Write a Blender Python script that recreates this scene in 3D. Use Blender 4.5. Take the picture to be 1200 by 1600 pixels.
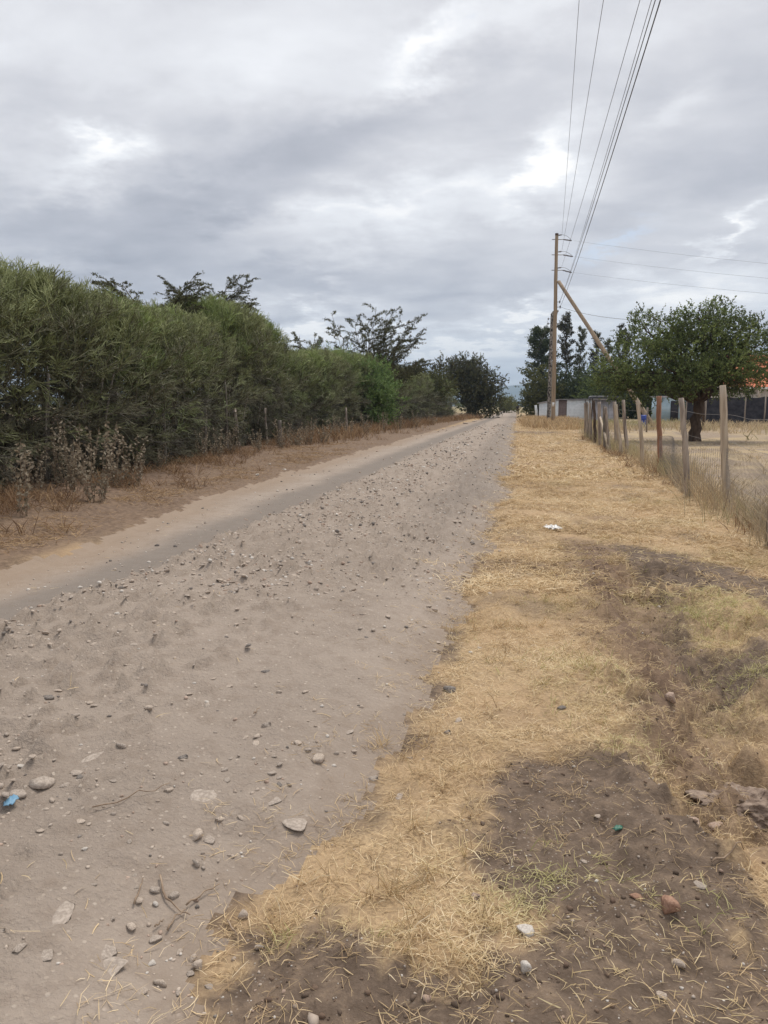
import bpy, bmesh, math, random
import numpy as np
from mathutils import Vector, Matrix

# ------------------------------------------------------------------ scene, camera, light
S = bpy.context.scene
for o in list(bpy.data.objects):
    bpy.data.objects.remove(o)
COL = S.collection
rng = np.random.default_rng(7)
random.seed(7)
R = math.radians

CAM_H = 1.5
FPX = 1200.0                      # focal length in photograph pixels (26 mm equivalent)
PITCH = math.atan(166 / 1200)
YAW = R(9.38)

cam_d = bpy.data.cameras.new('camera')
cam_d.sensor_fit = 'VERTICAL'
cam_d.sensor_height = 32.0
cam_d.lens = 32.0 * FPX / 1600
cam_d.clip_start = 0.05
cam_d.clip_end = 30000
cam = bpy.data.objects.new('camera', cam_d)
COL.objects.link(cam)
cam.location = (0, 0, CAM_H)
cam.rotation_euler = (R(90) - PITCH, 0, YAW)
S.camera = cam

SUN_ELEV, SUN_AZ = R(60), R(18)   # azimuth measured from +Y towards +X
sun_d = bpy.data.lights.new('sun', 'SUN')
sun_d.energy = 2.0
sun_d.angle = R(24)
sun_d.color = (1.0, 0.93, 0.84)
sun = bpy.data.objects.new('sun', sun_d)
COL.objects.link(sun)
sdir = Vector((math.sin(SUN_AZ) * math.cos(SUN_ELEV), math.cos(SUN_AZ) * math.cos(SUN_ELEV), math.sin(SUN_ELEV)))
sun.rotation_euler = sdir.to_track_quat('Z', 'Y').to_euler()

S.view_settings.view_transform = 'Standard'
S.view_settings.look = 'None'
S.view_settings.exposure = 0.54
S.view_settings.gamma = 1.0
S.view_settings.use_curve_mapping = False
S.cycles.max_bounces = 6
S.cycles.diffuse_bounces = 3
S.cycles.transparent_max_bounces = 8
S.cycles.volume_bounces = 0

def ray(u, v):
    """world direction of a point of the photograph (1200x1600), used only to survey positions"""
    x = (u - 600) / FPX
    y = (800 - v) / FPX
    fy = math.cos(PITCH) + y * math.sin(PITCH)
    fz = -math.sin(PITCH) + y * math.cos(PITCH)
    return Vector((x * math.cos(YAW) - fy * math.sin(YAW), x * math.sin(YAW) + fy * math.cos(YAW), fz))

def P(u, v, z=0.0):
    d = ray(u, v)
    t = (z - CAM_H) / d.z
    return (d.x * t, d.y * t)

def at_depth(u, v, y):
    d = ray(u, v)
    t = y / d.y
    return Vector((d.x * t, d.y * t, CAM_H + d.z * t))

def project(x, y, z):
    dx, dy, dz = x, y, z - CAM_H
    r_ = dx * math.cos(YAW) + dy * math.sin(YAW)
    f_ = -dx * math.sin(YAW) + dy * math.cos(YAW)
    dep = f_ * math.cos(PITCH) - dz * math.sin(PITCH)
    up = f_ * math.sin(PITCH) + dz * math.cos(PITCH)
    return 600 + FPX * r_ / dep, 800 - FPX * up / dep

# ------------------------------------------------------------------ sky
def s2l(c):
    return tuple(((x / 255) / 12.92 if x / 255 <= .04045 else ((x / 255 + .055) / 1.055) ** 2.4) for x in c)

W = bpy.data.worlds.new('World')
S.world = W
W.use_nodes = True
nt = W.node_tree
nt.nodes.clear()

class NT:
    def __init__(s, tree):
        s.t = tree
    def n(s, typ, **kw):
        nd = s.t.nodes.new(typ)
        for k, v in kw.items():
            setattr(nd, k, v)
        return nd
    def put(s, sock, v):
        if v is None:
            return
        if hasattr(v, 'is_output'):
            s.t.links.new(v, sock)
        else:
            sock.default_value = v
    def m(s, op, a, b=None, c=None, clamp=False):
        nd = s.n('ShaderNodeMath', operation=op)
        nd.use_clamp = clamp
        for i, v in enumerate((a, b, c)):
            s.put(nd.inputs[i], v)
        return nd.outputs[0]
    def vm(s, op, a, b=None, scale=None):
        nd = s.n('ShaderNodeVectorMath', operation=op)
        s.put(nd.inputs[0], a)
        s.put(nd.inputs[1], b)
        if scale is not None:
            s.put(nd.inputs[3], scale)
        return nd.outputs['Value'] if op in ('DOT_PRODUCT', 'LENGTH') else nd.outputs[0]
    def noise(s, vec, scale, detail=4, rough=.5, dist=0.0, out='Fac'):
        nd = s.n('ShaderNodeTexNoise')
        s.put(nd.inputs['Vector'], vec)
        nd.inputs['Scale'].default_value = scale
        nd.inputs['Detail'].default_value = detail
        nd.inputs['Roughness'].default_value = rough
        nd.inputs['Distortion'].default_value = dist
        return nd.outputs[out]
    def voro(s, vec, scale, feature='F1', out='Distance', rand=1.0):
        nd = s.n('ShaderNodeTexVoronoi', feature=feature)
        s.put(nd.inputs['Vector'], vec)
        nd.inputs['Scale'].default_value = scale
        nd.inputs['Randomness'].default_value = rand
        return nd.outputs[out]
    def ramp(s, fac, stops, interp='LINEAR'):
        nd = s.n('ShaderNodeValToRGB')
        cr = nd.color_ramp
        cr.interpolation = interp
        while len(cr.elements) < len(stops):
            cr.elements.new(0.5)
        for e, (p, c) in zip(cr.elements, stops):
            e.position = p
            e.color = tuple(c) + ((1,) if len(c) == 3 else ())
        s.put(nd.inputs[0], fac)
        return nd.outputs[0]
    def mix(s, fac, a, b, blend='MIX'):
        nd = s.n('ShaderNodeMix', data_type='RGBA', blend_type=blend)
        s.put(nd.inputs[0], fac)
        for sock, v in ((nd.inputs[6], a), (nd.inputs[7], b)):
            if isinstance(v, tuple) and len(v) == 3:
                v = v + (1,)
            s.put(sock, v)
        return nd.outputs[2]
    def attr(s, name):
        return s.n('ShaderNodeAttribute', attribute_name=name).outputs['Fac']
    def maprange(s, v, a, b, c=0.0, d=1.0, smooth=True):
        nd = s.n('ShaderNodeMapRange')
        if smooth:
            nd.interpolation_type = 'SMOOTHSTEP'
        s.put(nd.inputs[0], v)
        for i, q in enumerate((a, b, c, d)):
            nd.inputs[i + 1].default_value = q
        return nd.outputs[0]

k = NT(nt)
tc = k.n('ShaderNodeTexCoord').outputs['Generated']
sep = k.n('ShaderNodeSeparateXYZ')
nt.links.new(tc, sep.inputs[0])
zc = k.m('MAXIMUM', sep.outputs[2], 0.0)
den = k.m('ADD', zc, 0.16)
pl = k.n('ShaderNodeCombineXYZ')
nt.links.new(k.m('DIVIDE', sep.outputs[0], den), pl.inputs[0])
nt.links.new(k.m('DIVIDE', sep.outputs[1], den), pl.inputs[1])
pl = pl.outputs[0]
# warp the direction itself so that the mapped cloud banks get ragged edges
wn = k.noise(pl, 4.0, 9, .62, out='Color')
warp = k.vm('SCALE', k.vm('SUBTRACT', wn, (.5, .5, .5)), scale=0.16)
wd = k.vm('NORMALIZE', k.vm('ADD', tc, warp))
big = k.noise(k.vm('MULTIPLY', pl, (1.0, 1.5, 1.0)), 1.1, 3, .5)
mid = k.noise(k.vm('MULTIPLY', pl, (1.0, 1.35, 1.0)), 2.6, 10, .57, .3)
val = k.m('ADD', 0.535, k.m('MULTIPLY', k.m('SUBTRACT', big, .5), 0.55))
val = k.m('ADD', val, k.m('MULTIPLY', k.m('SUBTRACT', mid, .5), 0.54))
BANKS = [  # cloud banks surveyed in the photograph: u, v, half sizes, tilt, brightness
    (168, 222, 42, 22, 22, .32), (150, 290, 80, 40, 0, .16), (685, 62, 80, 22, 20, .30), (830, 25, 60, 30, 20, .16),
    (720, 315, 150, 34, 8, .22), (855, 245, 60, 28, 35, .30), (560, 325, 90, 22, 10, .12), (455, 522, 90, 20, 6, .42),
    (500, 488, 26, 20, 45, .2), (810, 490, 50, 14, 3, .36), (1030, 175, 34, 18, 35, .14), (1140, 368, 34, 10, 30, .30),
    (1060, 455, 150, 26, 8, .24), (740, 550, 160, 10, 4, .16), (790, 585, 120, 34, 0, .20), (560, 560, 160, 22, 4, .22), (1000, 520, 160, 26, 6, .14), (230, 30, 260, 60, 5, .06),
    (370, 110, 260, 50, 8, .10), (60, 250, 70, 40, 5, .10), (420, 360, 100, 26, 8, .10), (620, 520, 60, 14, 5, .12),
    (300, 320, 150, 42, 6, -.30), (80, 165, 150, 46, 6, -.20), (40, 335, 120, 50, 0, -.16), (150, 405, 230, 46, -3, -.18),
    (570, 195, 180, 38, 14, -.17), (1080, 265, 160, 46, 0, -.10), (480, 430, 120, 26, 0, -.12), (680, 430, 180, 26, 2, -.09),
    (990, 130, 160, 36, 10, -.08), (1150, 60, 120, 50, 10, -.07), (700, 500, 60, 12, 0, -.10), (950, 330, 120, 24, 8, -.06)]
def bank(u, v, su, sv, rot, src):
    c = ray(u, v).normalized()
    rx = Vector((c.y, -c.x, 0)).normalized()
    up = rx.cross(c)
    a, b = math.cos(R(rot)), math.sin(R(rot))
    ax = (rx * a + up * b) * (FPX / su)
    ay = (up * a - rx * b) * (FPX / sv)
    d = k.vm('SUBTRACT', src, tuple(c))
    e = k.m('ADD', k.m('POWER', k.m('ABSOLUTE', k.vm('DOT_PRODUCT', d, tuple(ax))), 2.0),
            k.m('POWER', k.m('ABSOLUTE', k.vm('DOT_PRODUCT', d, tuple(ay))), 2.0))
    return k.m('EXPONENT', k.m('MULTIPLY', e, -0.7))
for (u, v, su, sv, rot, amp) in BANKS:
    val = k.m('MULTIPLY_ADD', bank(u, v, su, sv, rot, wd), amp, val)
SK = 10.0
sc = lambda c, f=.895: tuple(x * SK * f for x in s2l(c))
cloud = k.ramp(val, [(0.08, sc((147, 149, 158))), (0.32, sc((177, 178, 185))), (0.54, sc((203, 203, 207))),
                     (0.74, sc((224, 225, 228))), (0.90, sc((253, 251, 248)))])
sky = k.n('ShaderNodeTexSky', sky_type='NISHITA')
sky.sun_disc = False
sky.sun_elevation = SUN_ELEV
sky.sun_rotation = SUN_AZ
gap = k.m('MULTIPLY', bank(958, 384, 34, 9, 22, wd), 0.42)
lo = k.m('MULTIPLY', k.maprange(mid, .30, .22), 0.18)
colr = k.mix(k.m('MAXIMUM', gap, lo), cloud, k.mix(.35, sky.outputs[0], (6.5, 7.6, 9.2)))
bgn = k.n('ShaderNodeBackground')
nt.links.new(colr, bgn.inputs[0])
bgn.inputs[1].default_value = 0.10
out = k.n('ShaderNodeOutputWorld')
nt.links.new(bgn.outputs[0], out.inputs[0])
W.cycles.sampling_method = 'MANUAL'
W.cycles.sample_map_resolution = 512

# ------------------------------------------------------------------ materials
MATS = {}
def new_mat(name):
    m = bpy.data.materials.new(name)
    m.use_nodes = True
    m.node_tree.nodes.clear()
    kk = NT(m.node_tree)
    bs = kk.n('ShaderNodeBsdfPrincipled')
    bs.inputs['Specular IOR Level'].default_value = 0.2
    bs.inputs['Roughness'].default_value = 0.9
    o = kk.n('ShaderNodeOutputMaterial')
    m.node_tree.links.new(bs.outputs[0], o.inputs[0])
    MATS[name] = m
    return m, kk, bs, o

def bump(kk, bs, h, strength, dist):
    b = kk.n('ShaderNodeBump')
    b.inputs['Strength'].default_value = strength
    b.inputs['Distance'].default_value = dist
    kk.put(b.inputs['Height'], h)
    kk.t.links.new(b.outputs[0], bs.inputs['Normal'])

def blade_mat(name, stops, transl=0.25, stops2=None, rough=.8, spec=.2):
    """thin leaves, straws and twigs: colour by a per-piece tint, some light passing through"""
    m, kk, bs, o = new_mat(name)
    c = kk.ramp(kk.attr('tint'), stops)
    if stops2:
        c = kk.mix(kk.attr('green'), c, kk.ramp(kk.attr('tint'), stops2))
    kk.put(bs.inputs['Base Color'], c)
    bs.inputs['Roughness'].default_value = rough
    bs.inputs['Specular IOR Level'].default_value = spec
    if transl:
        tr = kk.n('ShaderNodeBsdfTranslucent')
        kk.put(tr.inputs[0], c)
        mx = kk.n('ShaderNodeMixShader')
        mx.inputs[0].default_value = transl
        kk.t.links.new(bs.outputs[0], mx.inputs[1])
        kk.t.links.new(tr.outputs[0], mx.inputs[2])
        kk.t.links.new(mx.outputs[0], o.inputs[0])
    return m

def plain_mat(name, c1, c2, scale=8, rough=.85, spec=.2, bumpy=0.0, stretch=(1, 1, 1), detail=5, lo=.3, hi=.7, metal=0):
    m, kk, bs, o = new_mat(name)
    v = kk.vm('MULTIPLY', kk.n('ShaderNodeTexCoord').outputs['Object'], stretch)
    f = kk.noise(v, scale, detail, .6)
    kk.put(bs.inputs['Base Color'], kk.mix(kk.maprange(f, lo, hi), c1, c2))
    bs.inputs['Roughness'].default_value = rough
    bs.inputs['Specular IOR Level'].default_value = spec
    bs.inputs['Metallic'].default_value = metal
    if bumpy:
        bump(kk, bs, f, .8, bumpy)
    return m

# ground material: masks say WHAT the ground is (straw litter, bare dark soil, field soil)
m, kk, bs, o = new_mat('ground_soil')
pos = kk.n('ShaderNodeNewGeometry').outputs['Position']
n1 = kk.noise(pos, 1.3, 5, .6)
n2 = kk.noise(pos, 14, 6, .65)
n3 = kk.noise(pos, 70, 4, .6)
soil = kk.mix(kk.maprange(n2, .3, .7), (.100, .072, .052), (.172, .128, .096))
soil = kk.mix(kk.m('MULTIPLY', kk.maprange(kk.voro(pos, 55), .22, .10), kk.maprange(n1, .35, .6)), soil, (.30, .255, .215))
litter = kk.mix(kk.maprange(n3, .3, .7), (.25, .175, .105), (.52, .385, .225))
litter = kk.mix(kk.maprange(n1, .35, .7), litter, (.42, .295, .175))
litter = kk.mix(kk.maprange(kk.noise(pos, .55, 6, .7), .50, .62), litter, (.30, .21, .13))
field = kk.mix(kk.maprange(n2, .3, .7), (.23, .175, .13), (.34, .27, .195))
field = kk.mix(kk.maprange(kk.noise(pos, .35, 4, .6), .42, .62), field, (.40, .31, .19))
redd = kk.mix(kk.maprange(n2, .3, .7), (.120, .078, .056), (.220, .152, .105))
col = kk.mix(kk.m('MULTIPLY_ADD', kk.m('SUBTRACT', n2, .5), 0.9, kk.attr('straw'), clamp=True), soil, litter)
col = kk.mix(kk.attr('field'), col, field)
col = kk.mix(kk.m('MULTIPLY_ADD', kk.m('SUBTRACT', n2, .5), 0.5, kk.attr('reddish'), clamp=True), col, redd)
# scattered trees and dry grass of the far plain
far = kk.mix(kk.maprange(kk.noise(pos, .02, 5, .7), .4, .6), (.20, .18, .09), (.36, .28, .16))
col = kk.mix(kk.attr('plain'), col, far)
kk.put(bs.inputs['Base Color'], col)
bump(kk, bs, kk.m('ADD', n2, kk.m('MULTIPLY', n3, .5)), .75, .016)

m, kk, bs, o = new_mat('road_dirt')
pos = kk.n('ShaderNodeNewGeometry').outputs['Position']
n1 = kk.noise(pos, .7, 5, .6)
n2 = kk.noise(pos, 9, 6, .65)
n3 = kk.noise(pos, 55, 5, .65)
col = kk.mix(kk.maprange(n1, .3, .7), (.300, .248, .205), (.358, .298, .248))
col = kk.mix(kk.m('MULTIPLY', kk.maprange(n2, .42, .70), .5), col, (.255, .208, .170))
col = kk.mix(kk.m('MULTIPLY', kk.maprange(n3, .5, .72), .5), col, (.42, .35, .285))
trk = kk.attr('track')
col = kk.mix(kk.m('MULTIPLY', trk, kk.m('MULTIPLY_ADD', n2, .6, .6, clamp=True)), col, (.195, .168, .145))
edge = kk.m('MULTIPLY_ADD', kk.m('SUBTRACT', n2, .5), 1.3, kk.attr('edge'), clamp=True)
col = kk.mix(kk.m('MULTIPLY', edge, .6), col, (.215, .165, .125))
lv = kk.m('MULTIPLY_ADD', kk.m('SUBTRACT', n2, .5), .8, kk.attr('leftbrown'), clamp=True)
col = kk.mix(kk.m('MULTIPLY', lv, .7), col, (.27, .20, .142))
rg = kk.attr('rough')
peb = kk.maprange(kk.voro(pos, 38), .32, .16)
pebc = kk.ramp(kk.n('ShaderNodeSeparateColor').outputs[0], [(0, (.2, .2, .2)), (1, (.5, .5, .5))])
vc = kk.n('ShaderNodeTexVoronoi'); kk.put(vc.inputs['Vector'], pos); vc.inputs['Scale'].default_value = 38
sepc = kk.n('ShaderNodeSeparateColor'); kk.t.links.new(vc.outputs['Color'], sepc.inputs[0])
pebc = kk.ramp(sepc.outputs[0], [(0, (.30, .245, .20)), (.5, (.40, .33, .27)), (1, (.54, .465, .39))])
pick = kk.m('GREATER_THAN', sepc.outputs[1], .62)
col = kk.mix(kk.m('MULTIPLY', kk.m('MULTIPLY', peb, pick), kk.m('MULTIPLY_ADD', rg, .75, .2)), col, pebc)
kk.put(bs.inputs['Base Color'], col)
hh = kk.m('ADD', kk.m('MULTIPLY', n2, kk.m('MULTIPLY_ADD', rg, .9, .3)), kk.m('MULTIPLY', n3, kk.m('MULTIPLY_ADD', rg, .7, .3)))
hh = kk.m('ADD', hh, kk.m('MULTIPLY', kk.m('MULTIPLY', peb, pick), .10))
bump(kk, bs, hh, .9, .018)

M = {}
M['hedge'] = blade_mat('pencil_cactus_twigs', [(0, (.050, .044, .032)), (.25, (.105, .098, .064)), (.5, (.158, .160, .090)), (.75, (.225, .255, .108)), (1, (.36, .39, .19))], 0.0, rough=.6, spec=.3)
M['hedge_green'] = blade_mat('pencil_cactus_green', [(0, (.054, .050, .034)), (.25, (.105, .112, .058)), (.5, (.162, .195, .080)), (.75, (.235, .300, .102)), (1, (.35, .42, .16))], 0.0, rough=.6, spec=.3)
M['leaf_main'] = blade_mat('small_leaf_green', [(0, (.060, .080, .034)), (.5, (.130, .172, .062)), (1, (.235, .290, .105))], .3)
M['leaf_bright'] = blade_mat('fresh_leaf_green', [(0, (.075, .120, .042)), (.5, (.150, .230, .080)), (1, (.260, .360, .130))], .3)
M['leaf_olive'] = blade_mat('olive_leaf', [(0, (.062, .066, .032)), (.5, (.115, .122, .050)), (1, (.180, .185, .072))], .25)
M['leaf_dark'] = blade_mat('dark_leaf', [(0, (.040, .052, .028)), (.5, (.078, .100, .048)), (1, (.140, .165, .078))], .2)
M['leaf_rust'] = blade_mat('dark_rusty_leaf', [(0, (.055, .052, .034)), (.5, (.100, .100, .055)), (.8, (.130, .142, .066)), (1, (.20, .135, .080))], .2)
M['leaf_acacia'] = blade_mat('acacia_feather', [(0, (.062, .060, .036)), (.5, (.105, .108, .056)), (1, (.160, .165, .085))], .2)
M['leaf_weed'] = blade_mat('weed_leaf_dry', [(0, (.16, .130, .092)), (.5, (.29, .245, .18)), (1, (.46, .40, .30))], .25)
M['straw'] = blade_mat('dry_straw', [(0, (.34, .235, .140)), (.3, (.57, .42, .245)), (.7, (.73, .57, .355)), (1, (.84, .71, .50))], .2,
                       [(0, (.26, .24, .11)), (.5, (.46, .43, .19)), (1, (.64, .58, .32))])
M['tall_grass'] = blade_mat('tall_dry_grass', [(0, (.27, .205, .14)), (.5, (.45, .355, .23)), (1, (.64, .52, .35))], .2,
                            [(0, (.17, .165, .09)), (.5, (.31, .30, .155)), (1, (.47, .44, .24))])
M['rust_grass'] = blade_mat('rusty_dead_grass', [(0, (.14, .082, .050)), (.5, (.26, .165, .095)), (1, (.44, .31, .18))], .2)
M['bark'] = plain_mat('dark_bark', (.045, .032, .025), (.105, .074, .055), 9, bumpy=.02, stretch=(1, 1, .3))
M['bark_grey'] = plain_mat('grey_bark', (.10, .088, .075), (.235, .21, .18), 10, bumpy=.01, stretch=(1, 1, .25))
M['pole'] = plain_mat('pole_wood', (.235, .175, .120), (.39, .305, .215), 7, bumpy=.006, stretch=(2, 2, .12))
M['pole_old'] = plain_mat('old_peeling_pole', (.035, .030, .027), (.30, .275, .245), 6, bumpy=.01, stretch=(1.5, 1.5, .8), lo=.42, hi=.58)
M['post_pale'] = plain_mat('post_pale_wood', (.28, .225, .170), (.52, .44, .345), 10, bumpy=.006, stretch=(2, 2, .14))
M['post_grey'] = plain_mat('post_grey_wood', (.16, .130, .110), (.37, .315, .265), 9, bumpy=.008, stretch=(2, 2, .16), lo=.36, hi=.62)
M['post_red'] = plain_mat('post_rusty_wood', (.19, .095, .060), (.34, .19, .125), 9, bumpy=.006, stretch=(2, 2, .2))
M['wire'] = plain_mat('galvanised_wire', (.16, .15, .14), (.28, .265, .25), 30, .5, .5)
M['cable'] = plain_mat('overhead_cable', (.05, .05, .055), (.09, .09, .095), 20, .5, .4)
M['steel'] = plain_mat('dull_steel', (.16, .155, .15), (.30, .29, .28), 20, .5, .5, metal=.6)
M['ceramic'] = plain_mat('brown_ceramic', (.050, .032, .025), (.085, .055, .042), 20, .25, .5)
M['sheet_white'] = plain_mat('white_iron_sheet', (.60, .63, .64), (.76, .79, .80), 2.2, .5, .4, stretch=(1, 1, 2))
M['sheet_brown'] = plain_mat('brown_iron_door', (.13, .095, .085), (.20, .155, .14), 4, .6, .3)
M['sheet_grey'] = plain_mat('grey_iron_sheet', (.34, .34, .37), (.50, .50, .54), 3, .5, .4)
M['dark_roof'] = plain_mat('dark_roof_sheet', (.045, .045, .055), (.085, .085, .10), 4, .5, .3)
M['tile'] = plain_mat('orange_roof_tile', (.50, .130, .060), (.66, .215, .10), 2.5, .7, .3)
M['plaster'] = plain_mat('pale_plaster', (.42, .38, .33), (.52, .48, .42), 2, .9)
M['blue_wall'] = plain_mat('pale_blue_wall', (.33, .47, .56), (.43, .57, .66), 2, .7)
M['net'] = plain_mat('dark_shade_net', (.026, .027, .034), (.058, .058, .068), 3, .9)
M['barrel'] = plain_mat('blue_plastic', (.012, .035, .22), (.020, .055, .32), 4, .35, .5)
M['frame_white'] = plain_mat('white_paint', (.70, .70, .68), (.80, .80, .78), 6, .5, .4)
M['glass'] = plain_mat('dark_window_glass', (.03, .035, .04), (.06, .065, .07), 2, .1, .6)
M['stone_grey'] = plain_mat('stone_grey', (.30, .252, .212), (.45, .385, .325), 5, bumpy=.006, lo=.35, hi=.65)
M['stone_buff'] = plain_mat('stone_buff', (.36, .295, .24), (.52, .44, .365), 5, bumpy=.006, lo=.35, hi=.65)
M['stone_dark'] = plain_mat('stone_dark', (.15, .132, .118), (.26, .23, .205), 5, bumpy=.006, lo=.35, hi=.65)
M['stone_white'] = plain_mat('stone_white', (.42, .38, .335), (.60, .555, .50), 5, bumpy=.006, lo=.3, hi=.6)
M['stone_red'] = plain_mat('stone_red', (.25, .145, .100), (.38, .235, .165), 5, bumpy=.006, lo=.35, hi=.65)
M['stone_pink'] = plain_mat('stone_pinkish', (.31, .225, .175), (.46, .35, .28), 5, bumpy=.008, lo=.35, hi=.65)
M['rock_brown'] = plain_mat('rock_brown', (.17, .122, .094), (.34, .262, .205), 4, bumpy=.02, lo=.35, hi=.65, detail=8)
M['clod'] = plain_mat('soil_clod', (.100, .072, .053), (.160, .118, .090), 5)
M['clod_red'] = plain_mat('reddish_soil_clod', (.13, .088, .064), (.20, .14, .10), 5)
M['plastic_white'] = plain_mat('white_plastic_bag', (.66, .65, .62), (.80, .79, .77), 20, .4, .5)
M['plastic_blue'] = plain_mat('blue_plastic_scrap', (.10, .24, .38), (.20, .36, .48), 30, .5, .4)
M['plastic_green'] = plain_mat('green_plastic_scrap', (.03, .12, .085), (.06, .20, .14), 30, .5, .4)
M['twig'] = plain_mat('dry_twig', (.21, .15, .105), (.38, .29, .21), 20, bumpy=.003)
M['cactus'] = plain_mat('grey_cactus_skin', (.058, .055, .042), (.120, .112, .085), 8, bumpy=.01, stretch=(1, 1, .4))
M['skin'] = plain_mat('brown_skin', (.07, .04, .028), (.09, .052, .036), 6, .6)
M['cloth_dark'] = plain_mat('dark_cloth', (.03, .03, .04), (.05, .05, .06), 6)
M['cloth_tan'] = plain_mat('brown_cloth', (.10, .075, .06), (.14, .10, .08), 6)
M['hair'] = plain_mat('black_hair', (.012, .011, .010), (.02, .018, .016), 20)
M['van_paint'] = plain_mat('white_van_paint', (.72, .72, .71), (.80, .80, .79), 3, .3, .5)
M['tyre'] = plain_mat('tyre_rubber', (.02, .02, .02), (.035, .035, .035), 20)
M['hill'] = plain_mat('distant_hill_scrub', (.07, .085, .05), (.14, .135, .08), .004, .95)
M['treeline'] = blade_mat('far_tree_leaf', [(0, (.04, .048, .03)), (.5, (.07, .08, .045)), (1, (.12, .125, .07))], .1)
GROUND, ROAD = MATS['ground_soil'], MATS['road_dirt']

# ------------------------------------------------------------------ mesh helpers
def mesh_np(name, verts, quads=None, tris=None, mat=None, attrs=None, smooth=False):
    verts = np.asarray(verts, np.float32).reshape(-1, 3)
    me = bpy.data.meshes.new(name)
    q = np.zeros((0, 4), np.int32) if quads is None else np.asarray(quads, np.int32).reshape(-1, 4)
    t = np.zeros((0, 3), np.int32) if tris is None else np.asarray(tris, np.int32).reshape(-1, 3)
    me.vertices.add(len(verts))
    me.vertices.foreach_set('co', verts.ravel())
    loops = np.concatenate([q.ravel(), t.ravel()])
    me.loops.add(len(loops))
    me.loops.foreach_set('vertex_index', loops)
    tot = np.concatenate([np.full(len(q), 4, np.int32), np.full(len(t), 3, np.int32)])
    st = np.concatenate([[0], np.cumsum(tot)[:-1]]).astype(np.int32) if len(tot) else np.zeros(0, np.int32)
    me.polygons.add(len(tot))
    me.polygons.foreach_set('loop_start', st)
    me.polygons.foreach_set('loop_total', tot)
    if smooth:
        me.polygons.foreach_set('use_smooth', np.ones(len(tot), bool))
    for an, av in (attrs or {}).items():
        a = me.attributes.new(an, 'FLOAT', 'POINT')
        a.data.foreach_set('value', np.asarray(av, np.float32).ravel())
    if mat:
        me.materials.append(mat)
    me.update(calc_edges=True)
    return me

def obj(name, me, parent=None, loc=(0, 0, 0), rot=(0, 0, 0), scale=(1, 1, 1)):
    o = bpy.data.objects.new(name, me)
    COL.objects.link(o)
    o.location = loc
    o.rotation_euler = rot
    o.scale = scale
    if parent:
        o.parent = parent
    return o

def tag(o, label=None, cat=None, group=None, kind=None):
    for kx, v in (('label', label), ('category', cat), ('group', group), ('kind', kind)):
        if v:
            o[kx] = v
    return o

def thing(name, label, cat, loc=(0, 0, 0), rot=(0, 0, 0), group=None, scale=(1, 1, 1)):
    o = obj(name, None, None, loc, rot, scale)
    o.empty_display_size = .2
    return tag(o, label, cat, group)

def copy_thing(src, loc, rot=(0, 0, 0), scale=(1, 1, 1), label=None):
    r = src.copy()
    COL.objects.link(r)
    r.location, r.rotation_euler, r.scale = loc, rot, scale
    if label:
        r['label'] = label
    for ch in list(src.children):
        c = ch.copy()
        COL.objects.link(c)
        c.parent = r
        for g in list(ch.children):
            d = g.copy()
            COL.objects.link(d)
            d.parent = c
    return r

def tubes(Pn, Rn, sides=3, cap=False):
    """N polylines of K points -> verts, quads"""
    Pn = np.asarray(Pn, np.float64)
    N, K, _ = Pn.shape
    Rn = np.broadcast_to(np.asarray(Rn, np.float64), (N, K))
    T = np.gradient(Pn, axis=1)
    T /= np.linalg.norm(T, axis=2, keepdims=True) + 1e-9
    ref = np.where(np.abs(T[:, :1, 2:3]) > .9, np.array([1., 0, 0]), np.array([0, 0, 1.]))
    A = np.cross(T, np.broadcast_to(ref, T.shape))
    A /= np.linalg.norm(A, axis=2, keepdims=True) + 1e-9
    B = np.cross(T, A)
    th = np.arange(sides) * 2 * math.pi / sides
    V = Pn[:, :, None] + Rn[:, :, None, None] * (A[:, :, None] * np.cos(th)[None, None, :, None] + B[:, :, None] * np.sin(th)[None, None, :, None])
    idx = np.arange(N * K * sides).reshape(N, K, sides)
    a = idx[:, :-1]
    b = idx[:, 1:]
    q = np.stack([a, np.roll(a, -1, 2), np.roll(b, -1, 2), b], -1).reshape(-1, 4)
    return V.reshape(-1, 3), q

def tube_mesh(name, pts, rad, sides, mat, cap=True, jitter=0.0, seed=0):
    pts = np.asarray(pts, float)[None]
    V, q = tubes(pts, np.asarray(rad, float)[None], sides)
    K = pts.shape[1]
    if jitter:
        V = V + np.random.default_rng(seed).normal(0, jitter, V.shape)
    tr = []
    if cap:
        c0, c1 = len(V), len(V) + 1
        V = np.vstack([V, pts[0, :1], pts[0, -1:]])
        for i in range(sides):
            j = (i + 1) % sides
            tr += [(c0, j, i), (c1, (K - 1) * sides + i, (K - 1) * sides + j)]
    return mesh_np(name, V, q, tr, mat, smooth=sides > 5)

class Acc:
    """collects arrays into one mesh"""
    def __init__(s):
        s.v, s.q, s.t, s.a, s.n = [], [], [], {}, 0
    def add(s, V, q=None, t=None, **attrs):
        V = np.asarray(V).reshape(-1, 3)
        s.v.append(V)
        if q is not None and len(q):
            s.q.append(np.asarray(q).reshape(-1, 4) + s.n)
        if t is not None and len(t):
            s.t.append(np.asarray(t).reshape(-1, 3) + s.n)
        for kx, v in attrs.items():
            s.a.setdefault(kx, []).append(np.broadcast_to(np.asarray(v, np.float32), (len(V),)))
        s.n += len(V)
    def mesh(s, name, mat, smooth=False):
        return mesh_np(name, np.concatenate(s.v), np.concatenate(s.q) if s.q else None, np.concatenate(s.t) if s.t else None,
                       mat, {kx: np.concatenate(v) for kx, v in s.a.items()}, smooth)

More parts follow.
